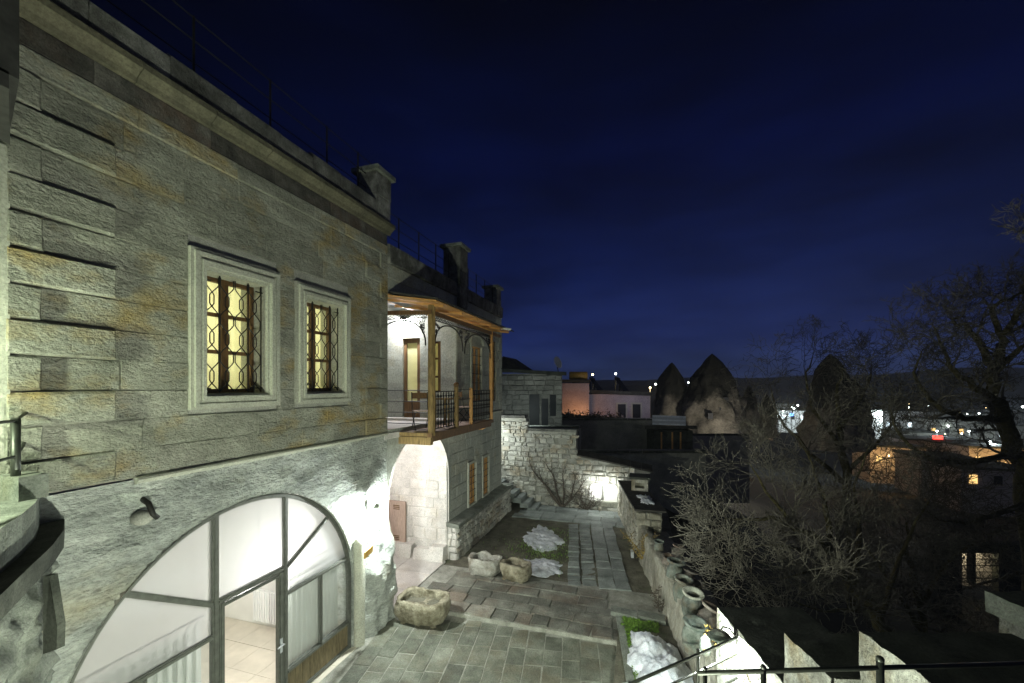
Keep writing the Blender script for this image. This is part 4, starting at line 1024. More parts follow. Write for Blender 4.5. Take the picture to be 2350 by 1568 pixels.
# vine shrub on the back wall
def vine_tree(base, n, spread, hgt, lb, mat, seed, cat='shrub', name='bare_shrub', wally=None, leafy=0, r0=.035):
    rr = random.Random(seed); t = thing(name, base, lb, cat); tk = MB(); tw = MB(); base = Vector(base)
    lf = MB()
    for s in range(n):
        ang = (s+.5)/n*math.pi; d = Vector((math.cos(ang)*spread, -.03, math.sin(ang)*.9+.25)).normalized()
        p = base+Vector((rr.uniform(-.05, .05), 0, 0)); pts = [p.copy()]; L = hgt*rr.uniform(.55, 1)/9
        for k in range(9):
            d = (d+Vector((rr.gauss(0, .16), rr.gauss(0, .03), rr.gauss(.05, .13)))).normalized(); p = p+d*L
            if wally is not None: p.y = min(p.y, wally-.03)
            pts.append(p.copy())
            for j in range(3):
                dd = (d+Vector((rr.gauss(0, .9), rr.gauss(-.1, .25), rr.gauss(0, .8)))).normalized(); q = p.copy(); q2 = [q.copy()]
                for m_ in range(4):
                    dd = (dd+Vector((rr.gauss(0, .35), rr.gauss(0, .1), rr.gauss(0, .35)))).normalized(); q = q+dd*hgt*.035
                    if wally is not None: q.y = min(q.y, wally-.02)
                    q2.append(q.copy())
                    if rr.random() < leafy:
                        e1 = Vector((rr.gauss(0, 1), rr.gauss(0, .3), rr.gauss(0, 1))).normalized()*.022; e2 = Vector((rr.gauss(0, 1), rr.gauss(0, .3), rr.gauss(0, 1))).normalized()*.018
                        lf.quad(q-e1, q-e2, q+e1, q+e2)
                tw.tube(q2, [.007, .006, .005, .004, .003], 3, False)
        tk.tube(pts, [r0*(1-.085*k) for k in range(10)], 6)
    tk.build('trunk', M[mat], t, True); tw.build('crown', M[mat], t)
    if lf.f: lf.build('dry_leaves', M['vine'], t)
    return t
vine_tree((-3.0, BYW-.12, .05), 6, .8, 2.7, 'bare climbing shrub trained up the back wall', 'vine', 4, wally=BYW-.04, leafy=.8, r0=.05)
vine_tree((-2.05, BYW-.2, .05), 8, .8, 1.1, 'low twiggy bush beside the lit niches', 'vine', 9, wally=BYW-.05, leafy=.9, r0=.014)
# ============================================================ RETAINING WALL
rt = thing('retaining_wall', (.5, 10, 0), 'rough plastered retaining wall along the right side of the courtyard', 'wall')
def rwx(y): return .77+(7.7-y)*.183
def rwz(y): return .92+.10*fbm((y*.7, 1, 1))+(.0 if y < 12.2 else 0)
mb = MB(); ny = 120; nz = 12; ya, yb = 4.4, 12.6
for i in range(ny+1):
    y = ya+(yb-ya)*i/ny; col = []
    zt = rwz(y)
    for k in range(nz+1):
        z = -.1+(zt+.1)*k/nz; col.append((rwx(y)+.10*(z/1.0)*.5+.05*fbm((y*1.6, z*2.2, 4), 5)+.02*fbm((y*6, z*6, 4)), y, z))
    for k in range(1, 5): col.append((rwx(y)+.05+k*.07, y, zt+.03*math.sin(k*.8)+.02*fbm((y*5, k, 2))))
    col += [(rwx(y)+.38, y, zt-.14), (rwx(y)+.85, y, zt-.17+.02*fbm((y*3, 2, 2))), (rwx(y)+.88, y, -5)]
    mb.v += col
m_ = len(col)
for i in range(ny):
    for k in range(m_-1): q = i*m_+k; mb.f.append((q, q+m_, q+m_+1, q+1))
mb.build('wall_face', M['retain'], rt, True)
MB().box(.4, 1.5, 4.2, 4.42, -5, .8).build('wall_end', M['retain'], rt)
# higher piece at the far end with tiled snowy cap and little stone box
mb = MB()
hw = thing('tiled_wall', (-.2, 14, 0), 'taller wall piece with slate coping dusted with snow by the back corner', 'wall')
cs = [(0, .25), (.25, .45), (.45, .68), (.68, .9), (.9, 1.12), (1.12, 1.32)]
U_ = Vector((rwx(16.5)-rwx(12.4), 4.1, 0)).normalized(); Nn_ = Vector((-U_.y, U_.x, 0))
lay(hw, (rwx(12.4), 12.4, 0), U_, (0, 0, 1), Nn_, 4.1, cs, .34, M['retain'], gap=.015, cham=.03, jit=.025, rnd=rw, vary=.4, dep=.2)
MB().obox((rwx(12.4)+.06, 12.44, -5), U_*4.05, Vector((.62, .1, 0)), (0, 0, 6.3)).build('wall_core', M['mortar'], hw)
lay(hw, (rwx(12.4)+.02, 12.38, .5), (1, 0, 0), (0, 0, 1), (0, -1, 0), .66, [(0, .2), (.2, .42), (.42, .62), (.62, .82)], .3, M['retain'], gap=.015, cham=.03, jit=.02, rnd=rw, dep=.1)
for k in range(9):
    q = Vector((rwx(12.4)-.06, 12.36, 1.36))+U_*(k*.41); w_ = Vector((.86, .12, -.02))
    MB().prism([q, q+U_*.40, q+U_*.40+w_, q+w_], (0, 0, .05)).build('coping_tile', M['tile'], hw)
bxs = thing('stone_box', P(1468, 1105, 14.2), 'small square stone lantern box with a dark opening on wall corner', 'stone lantern')
c_ = P(1468, 1118, 14.2); s_ = .27
for (x0, x1, y0_, y1_, z0, z1) in ((-s_, -s_+.12, -s_, s_, 0, .42), (s_-.12, s_, -s_, s_, 0, .42), (-s_+.12, s_-.12, -s_, s_, 0, .12), (-s_+.12, s_-.12, -s_, s_, .30, .42), (-s_+.12, s_-.12, .1, s_, .12, .30)):
    MB().box(c_.x+x0, c_.x+x1, c_.y+y0_, c_.y+y1_, c_.z+z0-.1, c_.z+z1-.1).build('stone', M['retain'], bxs)
MB().box(c_.x-s_-.07, c_.x+s_+.07, c_.y-s_-.07, c_.y+s_+.07, c_.z+.322, c_.z+.40).build('cap', M['darkstone'], bxs)
MB().box(c_.x-s_-.05, c_.x+s_+.05, c_.y-s_-.05, c_.y+s_+.05, 1.38, c_.z-.102).build('base', M['retain'], bxs)
# snow on tiles
mb = snow(.15, 13.6, .20, .55, .05, 3.3, .2, 'snow_dusting', 1.42, .6); tag(mb, 'thin snow dusting on the slate wall coping', 'snow')
# dry creeper on the retaining wall
vine_tree((rwx(11.6)+.0, 11.6, .3), 5, .5, .9, 'dry creeper with few leaves at the far end of the retaining wall', 'dryleaf', 14, 'creeper', 'dry_creeper', leafy=.6, r0=.015)
vine_tree((rwx(9.3)-.05, 9.4, .1), 4, .4, .6, 'thin dry creeper on the middle of the retaining wall', 'vine', 15, 'creeper', 'dry_creeper', leafy=.4, r0=.01)
# floor spotlight by the wall
fs = thing('flood_lamp', (rwx(11.4)-.35, 11.4, .06), 'small black floodlight with white glass on the ground by retaining wall', 'floodlight')
q = P(1457, 1271, 11.6); q.z = .14
MB().obox(q+Vector((-.02, -.1, 0)), (.26, .03, 0), (-.02, .2, 0), (0, 0, .16)).build('body', M['iron'], fs); MB().obox(q+Vector((-.10, -.10, .0)), (.07, 0, 0), (-.02, .2, 0), (0, 0, .16)).build('glass', M['metalpale'], fs)
MB().box(q.x, q.x+.1, q.y-.03, q.y+.03, .03, .16).build('foot', M['iron'], fs)
# jars
jar_spots = [(1511, 1240, .13, 'small green jar beside the tall end of the wall'), (1551, 1252, .15, 'clay jar with pale rim, second from the far end'), (1530, 1272, .13, 'dark jar lying close to the creeper'), (1545, 1285, .19, 'wide pale blue green jar in the far half of the row'), (1560, 1323, .18, 'green rimmed jar left of two darker jars'), (1575, 1310, .14, 'dark clay jar behind the green rimmed jar'), (1588, 1334, .14, 'brown rimmed jar leaning outward in the middle'),
 (1583, 1352, .19, 'jar with the widest pale cream rim'), (1609, 1386, .19, 'big dark mouthed ribbed jar tilted outward'), (1586, 1420, .19, 'nearest standing green jar with a turned out rim')]
for k, (u, v, r_, lb) in enumerate(jar_spots):
    zr = .78+.52*(r_/.19)
    rr_ = ray(u, v); d_ = (zr-CAMZ)/rr_.z; p = CAM+rr_*d_
    t = thing('clay_jar', (p.x, p.y, .76), lb, 'jar', 'old clay jars lined up on the retaining wall')
    tilt = Matrix.Rotation([.05, .2, .1, .12, .15, .25, .35, .1, .4, .12][k], 3, 'Y') @ Matrix.Rotation([.1, -.1, .2, 0, .1, -.2, 0, .15, -.1, .1][k], 3, 'X')
    hh = zr-.78; s2 = r_/.19
    mt = 'jar' if k in (0, 3, 4, 7, 9) else 'jar2'
    pr_ = [(.06, 0), (.11, .02), (.15, .12), (.175, .24), (.165, .34), (.12, .42), (.105, .45), (.11, .47)]
    MB().lathe((p.x, p.y, .78), [(a*s2, b*s2*hh/(.52*s2)) for a, b in pr_]+[(.10*s2, .46*s2), (.12*s2, .3*s2), (.01, .1*s2)], 18, tilt).build('body', M[mt], t, True)
    MB().lathe((p.x, p.y, .78), [(.11*s2, .455*s2), (.175*s2, .475*s2), (.19*s2, .50*s2), (.18*s2, .52*s2), (.14*s2, .515*s2), (.10*s2, .46*s2)], 18, tilt).build('rim', M[mt if k != 7 else 'trim'], t, True)
# potted dry plant near the lamp
# ============================================================ STEPPED PARAPET AND IRON RAILS (lower right)
AA = math.radians(15.8); va = Vector((-math.sin(AA), math.cos(AA), 0)); vb = Vector((math.cos(AA), math.sin(AA), 0))
def AB(X, D, z): return va*D+vb*X+Vector((0, 0, z))
spw = thing('stepped_parapet', AB(3, 4.5, -1), 'stepped rough stone parapet of three rising blocks along the outside stairs', 'parapet')
def rough_block(X0, X1, D0, D1, zt, zb, mat, par, nm='block', seed=0, topmat='darkstone', amp=.035):
    mb = MB(); n = 26; m = 26
    for i in range(n+1):
        for k in range(m+1):
            D = D0+(D1-D0)*i/n; z = zb+(zt-zb)*k/m
            e = amp*fbm((D*2.5+seed, z*2.5, seed), 5)+.35*amp*fbm((D*9, z*9, seed))
            ed = amp*.7*fbm((z*4, seed, 3)) if i == n else 0
            ez = amp*.6*fbm((D*5, seed, 7)) if k == m else 0
            mb.v.append(tuple(AB(X0+e, D+ed, z+ez)))
    for i in range(n):
        for k in range(m): q = i*(m+1)+k; mb.f.append((q, q+m+1, q+m+2, q+1))
    mb.build(nm, M[mat], par, True)
    MB().prism([AB(X0+.045, D0+.01, zb), AB(X1, D0+.01, zb), AB(X1, D1-.03, zb), AB(X0+.045, D1-.03, zb)], (0, 0, zt-zb-.02)).build(nm+'_core', M[mat], par)
    mb = MB(); n2 = 14
    for i in range(n2+1):
        for k in range(n2+1):
            D = D0+(D1-D0)*i/n2; X = X0+(X1-X0)*k/n2
            e = amp*fbm((D*2.5+seed, zt*2.5, seed), 5) if k == 0 else 0
            mb.v.append(tuple(AB(X+e, D, zt+(amp*.6*fbm((D*5, seed, 7)) if k == 0 else .02*fbm((D*4, X*4, seed))))))
    for i in range(n2):
        for k in range(n2): q = i*(n2+1)+k; mb.f.append((q, q+n2+1, q+n2+2, q+1))
    mb.build('shade_dark_top', M[topmat], par, True)  # dark top colour stands in for shade, the wall lamp being lower
rough_block(2.63, 3.75, 4.10, 5.67, CAMZ-3.0, -4, 'step', spw, seed=1)
rough_block(2.54, 3.65, 3.46, 4.08, CAMZ-2.4, -4, 'step', spw, seed=5)
rough_block(2.75, 3.95, 2.5, 3.44, CAMZ-2.0, -4, 'step', spw, seed=9)
spp = thing('stone_pier', AB(4.4, 3.2, 0), 'big stone pier with pale cap slab at the lower right edge', 'pier')
rough_block(4.12, 5.3, 2.6, 3.68, CAMZ-1.98, -4, 'step', spp, nm='shaft', seed=13)
rough_block(4.06, 5.35, 2.55, 3.72, CAMZ-1.80, CAMZ-1.975, 'cap', spp, nm='cap_side', seed=17, amp=.018)
# wall lamp on the first block
lp = AB(2.63, 5.15, CAMZ-3.08)
sconce(lp, -vb, 'wall lamp with green dish shade and iron scrolls on stepped parapet', 85, (.90, 1, .90), r=.14, off=.20, lightoff=(0, 0, -.07))
# rails
rl = thing('stair_railing', AB(1.8, 4.6, CAMZ-3.3), 'three bar iron stair railing running to the lit parapet face', 'railing')
for k, (z, v_end) in enumerate(((CAMZ-3.06, 0), (CAMZ-3.26, 0), (CAMZ-3.55, 0))):
    a = AB(2.60, 5.08, z); b = AB(1.02, 4.22, z); b = a+(b-a)*1.25
    MB().tube([a, b], .014 if k else .017, 8).build('rail', M['rail'], rl, True)
for u_, zt in ((1602, CAMZ-3.0), (1445, CAMZ-3.04)):
    rr_ = ray(u_, 1500); a = AB(2.60, 5.08, 0); b = AB(1.02, 4.22, 0); d = b-a
    # intersect in plan
    det = rr_.x*(-d.y)-(-d.x)*rr_.y; t_ = (a.x*(-d.y)-(-d.x)*a.y)/det
    q = Vector((rr_.x*t_, rr_.y*t_, 0)); MB().tube([(q.x, q.y, 0.9 if u_ > 1500 else .1), (q.x, q.y, zt)], .018, 8).build('post', M['rail'], rl, True)
tr = thing('terrace_railing', P(1990, 1535, 2.2), 'thick iron handrail with posts crossing the lower right foreground', 'railing')
a = P(1600, 1545, 2.2); b = P(2420, 1521, 2.2); MB().tube([a, b], .0125, 10).build('handrail', M['rail'], tr, True)
for u_, vt, rr_ in ((1618, 1535, .011), (1752, 1532, .014), (2020, 1514, .019)):
    q = P(u_, vt, 2.2); MB().tube([(q.x, q.y, q.z-1.0), (q.x, q.y, q.z)], rr_, 8).build('post', M['rail'], tr, True); MB().sphere(q, rr_*1.1, 8, 5).build('post_cap', M['rail'], tr, True)
# a few old pots and leaves by the parapet lamp
pt = thing('plant_pot', AB(2.2, 5.6, .8), 'white lidded pot with yellowed leaves next to the parapet lamp', 'plant pot')
q = P(1618, 1462, 5.6); MB().lathe((q.x, q.y, q.z-.35), [(.04, .1), (.07, .15), (.08, .25), (.065, .31), (.06, .34), (.03, .37), (.005, .375)], 16).build('pot', M['jar'], pt, True)
mb = MB()
for i in range(90):
    c = q+Vector((rp.gauss(.18, .10), rp.gauss(0, .10), rp.gauss(.05, .07))); e1 = Vector((rp.gauss(0, 1), rp.gauss(0, 1), rp.gauss(0, 1))).normalized()*.028; e2 = Vector((rp.gauss(0, 1), rp.gauss(0, 1), rp.gauss(0, 1))).normalized()*.018
    mb.quad(c-e1, c-e2, c+e1, c+e2)
mb.build('leaves', M['dryleaf'], pt)
# ============================================================ LEFT FOREGROUND TERRACE WALL
lt = thing('terrace_parapet', (-4.2, 1.5, 0), 'curved stone terrace parapet with dark ledge at the lower left', 'parapet')
outer = [(-5.12, 2.26), (-4.72, 2.06), (-4.38, 1.84), (-4.06, 1.60), (-3.72, 1.24), (-3.45, .8), (-3.25, .2), (-3.15, -.6)]
def off(pts, d):
    out = []
    for k, p in enumerate(pts):
        a = Vector(pts[max(0, k-1)]); b = Vector(pts[min(len(pts)-1, k+1)]); t = (b-a).normalized(); out.append((p[0]-t.y*d*-1*-1, p[1]+t.x*d*-1*-1))
    return out
inn = off(outer, -.32); led = off(outer, .24); rk = off(outer, .02)
ZP = 4.0
for k in range(len(outer)-1):
    a, b, c, d = outer[k], outer[k+1], inn[k+1], inn[k]
    MB().prism([(*a, ZP-.30), (*b, ZP-.30), (*c, ZP-.30), (*d, ZP-.30)], (0, 0, .30)).build('coping_stone', M['cap'], lt)
led = [(-5.19, 2.46), (-4.80, 2.27), (-4.43, 2.03), (-4.05, 1.74), (-3.55, 1.36), (-3.15, 1.0), (-2.9, .5), (-2.8, -.5)]
for k in range(len(outer)-1):
    a, b, c, d = led[k], led[k+1], inn[k+1], inn[k]
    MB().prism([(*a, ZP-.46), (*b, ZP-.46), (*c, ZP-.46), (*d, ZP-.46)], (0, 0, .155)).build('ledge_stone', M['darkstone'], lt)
mb = MB(); base = [(-5.19, 2.30), (-4.80, 2.13), (-4.45, 1.90), (-4.12, 1.63), (-3.65, 1.27), (-3.25, .9), (-3.0, .4), (-2.9, -.5)]
pts = []
for k in range(len(base)-1):
    for s in range(8):
        t = s/8; pts.append((base[k][0]*(1-t)+base[k+1][0]*t, base[k][1]*(1-t)+base[k+1][1]*t))
nz = 90
for i, (x, y) in enumerate(pts):
    for k in range(nz+1):
        z = (ZP-.47)*k/nz; e = .09*fbm((x*2, y*2, z*2), 5)+.05*fbm((x*6, y*6, z*6), 4); mb.v.append((x+e, y+e, z))
for i in range(len(pts)-1):
    for k in range(nz): q = i*(nz+1)+k; mb.f.append((q, q+nz+1, q+nz+2, q+1))
mb.build('rock_face', M['cap'], lt, True)
c = P(134, 1412, 3.3)
MB().prism([(c.x-.09, c.y-.05, c.z-.30), (c.x+.04, c.y-.03, c.z-.25), (c.x+.05, c.y-.03, c.z-.06), (c.x-.05, c.y-.03, c.z+.32), (c.x-.09, c.y-.05, c.z+.32)], (0, .05, 0)).build('corbel', M['darkstone'], lt)
MB().box(-5.15, -4.86, 2.02, 2.2, ZP+.0, ZP+.20).build('rail_stone', M['cap'], lt)
lr = thing('terrace_handrail', (-4.9, 2.1, ZP), 'iron handrail with one post fixed to the facade at the left edge', 'railing')
def wallp(u, v, d): r = ray(u, v); return CAM+r*(d/abs(r.x))
q = wallp(36, 960, 4.98)
MB().tube([(q.x, q.y, ZP-.02), q], .03, 10).build('post', M['rail'], lr, True)
e = wallp(62, 946, 5.16); q0 = q+Vector((0, 0, -.02)); f = q+Vector((1.1, -1.2, -.03))
MB().tube([f, q0, e], .013, 8).build('rail', M['rail'], lr, True)
q1 = wallp(36, 1047, 4.98); e1 = wallp(52, 1025, 5.10); e2 = wallp(56, 1014, 5.17)
MB().tube([q1+Vector((1.1, -1.2, -.05)), q1, e1, e2], .013, 8).build('rail', M['rail'], lr, True)
# pale pilaster and dark timber eave at the left edge
pz = thing('side_pilaster', (-5.0, 1.7, 0), 'pale stone pilaster under a dark wooden eave at the left edge', 'pilaster')
zz = 3.6
while zz < 7.0:
    h = .62; MB().box(WX+.0, WX+.05, 1.4, 2.09, zz+.002, min(zz+h, 7.0)-.002).build('stone', M['trim'], pz); zz += h
c = P(0, 380, 3.3)
MB().prism([(-5.1, 2.07, 7.0), (-4.2, 1.7, 7.02), (-4.2, 1.2, 7.02), (-5.1, 1.2, 7.0)], (0, 0, .12)).build('eave_board', M['slate'], pz)
MB().prism([(-5.18, 2.10, 7.12), (-4.2, 1.75, 7.12), (-4.2, 1.2, 7.12), (-5.18, 1.2, 7.12)], (0, -.0, 2.6)).build('eave_wall', M['slate'], pz)
# lamp on the terrace side, out of frame, that throws the grazing light
tl = sconce((WX+.05, .9, 5.12), (1, .0, 0), 'wall lamp of the terrace beyond the left edge', 165, (.86, 1, .70), r=.05, off=.32, lightoff=(0, 0, -.07))
sconce((-.9, .9, 1.95), (-.1, 1, 0), 'unseen lamp added below the viewer to light the facade', 570, (.93, 1, .82), r=.05, off=.3, lightoff=(0, .06, .0))  # out-of-view lamp added to light the facade and court from below
# small sign by the gate
sg = thing('wall_sign', (WX+.1, 7.0, 1.9), 'small yellow blank wooden plaque on the rock pillar by the gate', 'sign')
q = wallp(846, 1270, 4.93); MB().obox(q+Vector((-.02, -.12, -.06)), (.03, 0, 0), (-.03, .28, .03), (0, 0, .12)).build('board', M['brass'], sg)
# ============================================================ TROUGHS
def trough(x, y, rz_, L, Wd, Hh, mat, seed, lb, z0=0):
    t = thing('stone_trough', (x, y, z0), lb, 'stone trough', 'carved stone troughs in the courtyard'); mb = MB()
    def rr(t_, hw, hl, p=3.2):
        c, s = math.cos(t_), math.sin(t_); k = (abs(c)**p+abs(s)**p)**(-1/p); return hl*c*k, hw*s*k
    n = 44; prof = [(.80, .0), (.90, .06), (.98, .3), (1.0, .6), (1.0, .85), (.98, .97), (.93, 1.0), (.80, 1.0), (.75, .95), (.72, .75), (.70, .62), (.4, .60), (.02, .60)]
    for (s_, h) in prof:
        for i in range(n):
            a = 2*math.pi*i/n; hl, hw = L/2, Wd/2
            if s_ < .81 and h > .5: px, py = rr(a, hw-.10*(1 if s_ > .6 else 0) if s_ > .6 else hw*s_*.8, hl-.11*(1 if s_ > .6 else 0) if s_ > .6 else hl*s_*.9, 4)
            else: px, py = rr(a, hw*s_, hl*s_)
            e = .065*fbm((px*4+seed, py*4, h*2.0), 5)+.022*fbm((px*16+seed, py*16, h*8), 3)
            l = math.hypot(px, py) or 1; px += px/l*e; py += py/l*e
            z = z0+.05+h*(Hh-.05)+.5*e-(.05*max(0, fbm((px*3+seed*2, py*3, 5))) if h > .9 else 0)
            X = x+px*math.cos(rz_)-py*math.sin(rz_); Y = y+px*math.sin(rz_)+py*math.cos(rz_); mb.v.append((X, Y, z))
    for k in range(len(prof)-1):
        for i in range(n): j = (i+1) % n; mb.f.append((k*n+i, k*n+j, (k+1)*n+j, (k+1)*n+i))
    mb.build('basin', M[mat], t, True)
    MB().prism([Vector((x+a*math.cos(rz_)-b*math.sin(rz_), y+a*math.sin(rz_)+b*math.cos(rz_), z0+Hh*.62)) for a, b in ((-L*.38, -Wd*.34), (L*.38, -Wd*.34), (L*.38, Wd*.34), (-L*.38, Wd*.34))], (0, 0, .02)).build('soil', M['dirt'], t)
    for k in range(3):
        a = (-.3, .0, .3)[k]*L; X = x+a*math.cos(rz_)+Wd*.3*math.sin(rz_); Y = y+a*math.sin(rz_)-Wd*.3*math.cos(rz_)
        MB().sphere((X, Y, z0+.03), .07, 8, 5, .6).build('foot_stone', M[mat], t, True)
trough(-4.40, 7.78, .06, 1.12, .72, .50, 'trough', 1, 'nearest stone trough, brown and mossy, beside the rock pillar')
trough(-3.86, 10.02, -.12, .84, .58, .46, 'trough2', 5, 'pale chipped stone trough, left one of the pair', .06)
trough(-3.00, 9.98, -.22, .80, .54, .44, 'trough', 9, 'rough brown stone trough, right one of the pair', .06)
# ============================================================ BACKGROUND BUILDINGS
fb = thing('old_stone_house', P(1230, 980, 27), 'old dark stone house with flat roof behind the back wall', 'house')
def face_house(par, u0, u1, vb, vt, d, dep, mat, name='wall', slope=0, du_=0):
    a = P(u0, vb, d); b = P(u1, vb, d+du_); zt = P(u0, vt, d).z; zb = a.z-3
    nrm = Vector((-(b-a).y, (b-a).x, 0)).normalized()
    MB().prism([(a.x, a.y, zb), (b.x, b.y, zb), (b.x+nrm.x*dep, b.y+nrm.y*dep, zb), (a.x+nrm.x*dep, a.y+nrm.y*dep, zb)], (0, 0, zt-zb)).build(name, M[mat], par)
    return a, b, zt, nrm
a, b, zt, nr = face_house(fb, 1120, 1290, 985, 858, 26, 5, 'farwall')
rf = random.Random(2); zb0 = P(1200, 985, 26).z; Uf = (b-a).normalized(); Lf = (b-a).length
cs = []; z = 0
while z < zt-zb0-.1: h = rf.uniform(.24, .36); cs.append((z, min(z+h, zt-zb0))); z += h
ops = [(1215, 1238, 905, 975), (1243, 1258, 915, 985), (1262, 1276, 905, 955), (1236, 1246, 905, 955)]
hl = []
for (p, q, r, s) in ops[:2]+ops[2:3]: hl.append(((P(p, r, 26)-P(1120, r, 26)).length*1.0, (P(q, r, 26)-P(1120, r, 26)).length, P(p, s, 26).z-zb0, P(p, r, 26).z-zb0))
lay(fb, (a.x, a.y, zb0), Uf, (0, 0, 1), -nr, Lf, cs, .55, M['farwall'], gap=.03, cham=.03, jit=.03, rnd=rf, holes=hl, dep=.08, proud=.05)
for (p, q, r, s) in hl:
    o_ = Vector((a.x, a.y, zb0))+Uf*p+Vector((0, 0, r))-nr*.01
    MB().obox(o_, Uf*(q-p), nr*.02, (0, 0, s-r)).build('window', M['glassdark'], fb)
MB().prism([P(1110, 852, 25.8), P(1300, 862, 25.8), P(1300, 862, 31), P(1110, 852, 31)], (0, 0, .22)).build('roof_edge', M['darkstone'], fb)
MB().prism([P(1110, 852, 26.2), P(1205, 852, 26.2), P(1155, 818, 27.5)], (0, 3, 0)).build('gable_roof', M['tile'], fb)
# satellite dish
sd = thing('satellite_dish', P(1278, 850, 26.5), 'tilted white satellite dish on the flat roof', 'satellite dish')
c = P(1277, 833, 26.5); mb = MB(); tl_ = Matrix.Rotation(1.25, 3, 'Y') @ Matrix.Rotation(.4, 3, 'X')
mb.lathe(c, [(.02, 0), (.18, .02), (.32, .07), (.40, .12), (.38, .125), (.02, .02)], 18, tl_); mb.build('dish', M['metalpale'], sd, True)
MB().tube([c, P(1283, 862, 26.5)], .03, 6).build('mast', M['iron'], sd)
# pink house
ph = thing('pink_house', P(1390, 960, 36), 'pink rendered house lit orange with two dark windows', 'house')
a, b, zt, nr = face_house(ph, 1285, 1352, 960, 880, 34, 6, 'pink', name='left_wing'); MB().prism([P(1282, 878, 33.8), P(1354, 878, 33.8), P(1354, 878, 40), P(1282, 878, 40)], (0, 0, .25)).build('roof_edge', M['darkstone'], ph)
a, b, zt, nr = face_house(ph, 1352, 1492, 968, 905, 35, 6, 'pink', name='main_wing'); MB().prism([P(1350, 903, 34.6), P(1502, 909, 34.6), P(1502, 909, 41), P(1350, 903, 41)], (0, 0, .3)).build('roof_edge', M['darkstone'], ph)
for u0 in (1415, 1449):
    wn = part('window', ph)
    for (p, q, r, s, mt, dd) in ((u0-1, u0+25, 924, 968, 'trim', 34.93), (u0+3, u0+21, 928, 966, 'glassdark', 34.88)):
        A = P(p, s, dd); B = P(q, s, dd); MB().prism([A, B, P(q, r, dd), P(p, r, dd)], (0, .04, 0)).build('frame' if mt == 'trim' else 'pane', M[mt], wn)
lamp('street_glow', P(1335, 958, 32.6), 45, (1, .45, .18), ph, .3); lamp('porch_glow', P(1480, 900, 31), 60, (.8, .75, 1), ph, .3); lamp('added_fill_light', P(1225, 955, 22.9), 50, (.85, 1, .95), ph, .2)  # last lamp has no fixture, added to brighten the old stone house
hd = MB(); rh = random.Random(4)
for i in range(5200):
    u_ = rh.uniform(1288, 1432); c = P(u_, 962+8*fbm((u_*.05, 0, 0))+rh.gauss(0, 7)+(u_-1288)*.06, rh.uniform(31.2, 32)); e1 = Vector((rh.gauss(0, 1), rh.gauss(0, 1), rh.gauss(0, 1))).normalized()*.11; e2 = Vector((rh.gauss(0, 1), rh.gauss(0, 1), rh.gauss(0, 1))).normalized()*.07
    hd.quad(c-e1, c-e2, c+e1, c+e2)
tag(hd.build('hedge', M['vine']), 'dark ragged hedge in front of the orange lit wall', 'hedge', kind='stuff')
tk = thing('water_tank', P(1328, 868, 35.5), 'orange horizontal water tank on the pink house roof', 'water tank')
MB().tube([P(1307, 863, 35.5), P(1347, 863, 35.5)], .36, 12).build('drum', M['clay'], tk, True); MB().box(*(lambda p: (p.x-.5, p.x+.5, p.y-.2, p.y+.2, p.z-.6, p.z-.3))(P(1327, 863, 35.5))).build('cradle', M['iron'], tk)
for k, (u, lb) in enumerate(((1352, 'left solar water heater rack on the pink house'), (1410, 'right solar water heater rack on the pink house'))):
    sh_ = thing('solar_panel', P(u+15, 900, 37), lb, 'solar panel', 'solar water heaters on the roof')
    MB().prism([P(u, 868, 37), P(u+9, 868, 37.8), P(u+34, 900, 36.5), P(u+22, 900, 35.7)], (0, 0, .08)).build('panel', M['glassdark'], sh_)
    for uu in (u+2, u+12): MB().tube([P(uu, 868, 37), P(uu, 902, 37)], .05, 5).build('leg', M['iron'], sh_)
# dark lower terrace walls and sheds in front of the pink house
ds = thing('terrace_shed', P(1600, 985, 30), 'dark roofed wooden shed behind the bare trees', 'shed')
MB().prism([P(1480, 985, 29), P(1600, 985, 29), P(1600, 985, 33), P(1480, 985, 33)], (0, 0, .25)).build('roof', M['tile'], ds)
face_house(ds, 1500, 1590, 1050, 988, 29.5, 3, 'darkstone', 'wall')
for u in (1518, 1543, 1562): MB().tube([P(u, 992, 29.2), P(u, 1060, 29.2)], .06, 6).build('post', M['plank'], ds)
bn = thing('blue_awning', P(1535, 970, 29.5), 'pale blue white striped sheet hanging from terrace rail', 'sheet')
for k in range(5):
    v0_ = 953+k*4.4; MB().prism([P(1497, v0_+4.2, 28.9), P(1574, v0_+6.6, 28.9), P(1574, v0_+2.6, 28.9), P(1497, v0_, 28.9)], (0, .05, 0)).build('stripe', M['snow' if k % 2 == 0 else 'metalpale'], bn)
for k, (u0, u1, vb, vt, d) in enumerate(((1290, 1505, 1010, 965, 31), (1400, 1720, 1060, 1000, 40), (1160, 1330, 1040, 985, 22), (1330, 1620, 1100, 1040, 24))):
    tw_ = thing('garden_wall', P((u0+u1)/2, vb, d), ['low dark garden wall under the pink house', 'dim terrace wall in front of the rock cones', 'unlit wall right behind the courtyard back wall', 'dark lower terrace wall right of the lit back wall'][k], 'wall', 'dark terrace walls in the valley')
    A = P(u0, vb, d); B = P(u1, vb, d); zt_ = P(u0, vt, d).z
    MB().prism([(A.x, A.y, A.z-4), (B.x, B.y, B.z-4), (B.x, B.y+.5, B.z-4), (A.x, A.y+.5, A.z-4)], (0, 0, zt_-A.z+4)).build('wall_body', M['farwall'], tw_)
    nn = 10
    for j in range(nn):
        q0_ = A+(B-A)*(j/nn); q1_ = A+(B-A)*((j+.96)/nn); MB().prism([(q0_.x, q0_.y-.06, zt_+.01), (q1_.x, q1_.y-.06, zt_+.01), (q1_.x, q1_.y+.56, zt_+.01), (q0_.x, q0_.y+.56, zt_+.01)], (0, 0, .14)).build('coping_stone', M['darkstone'], tw_)
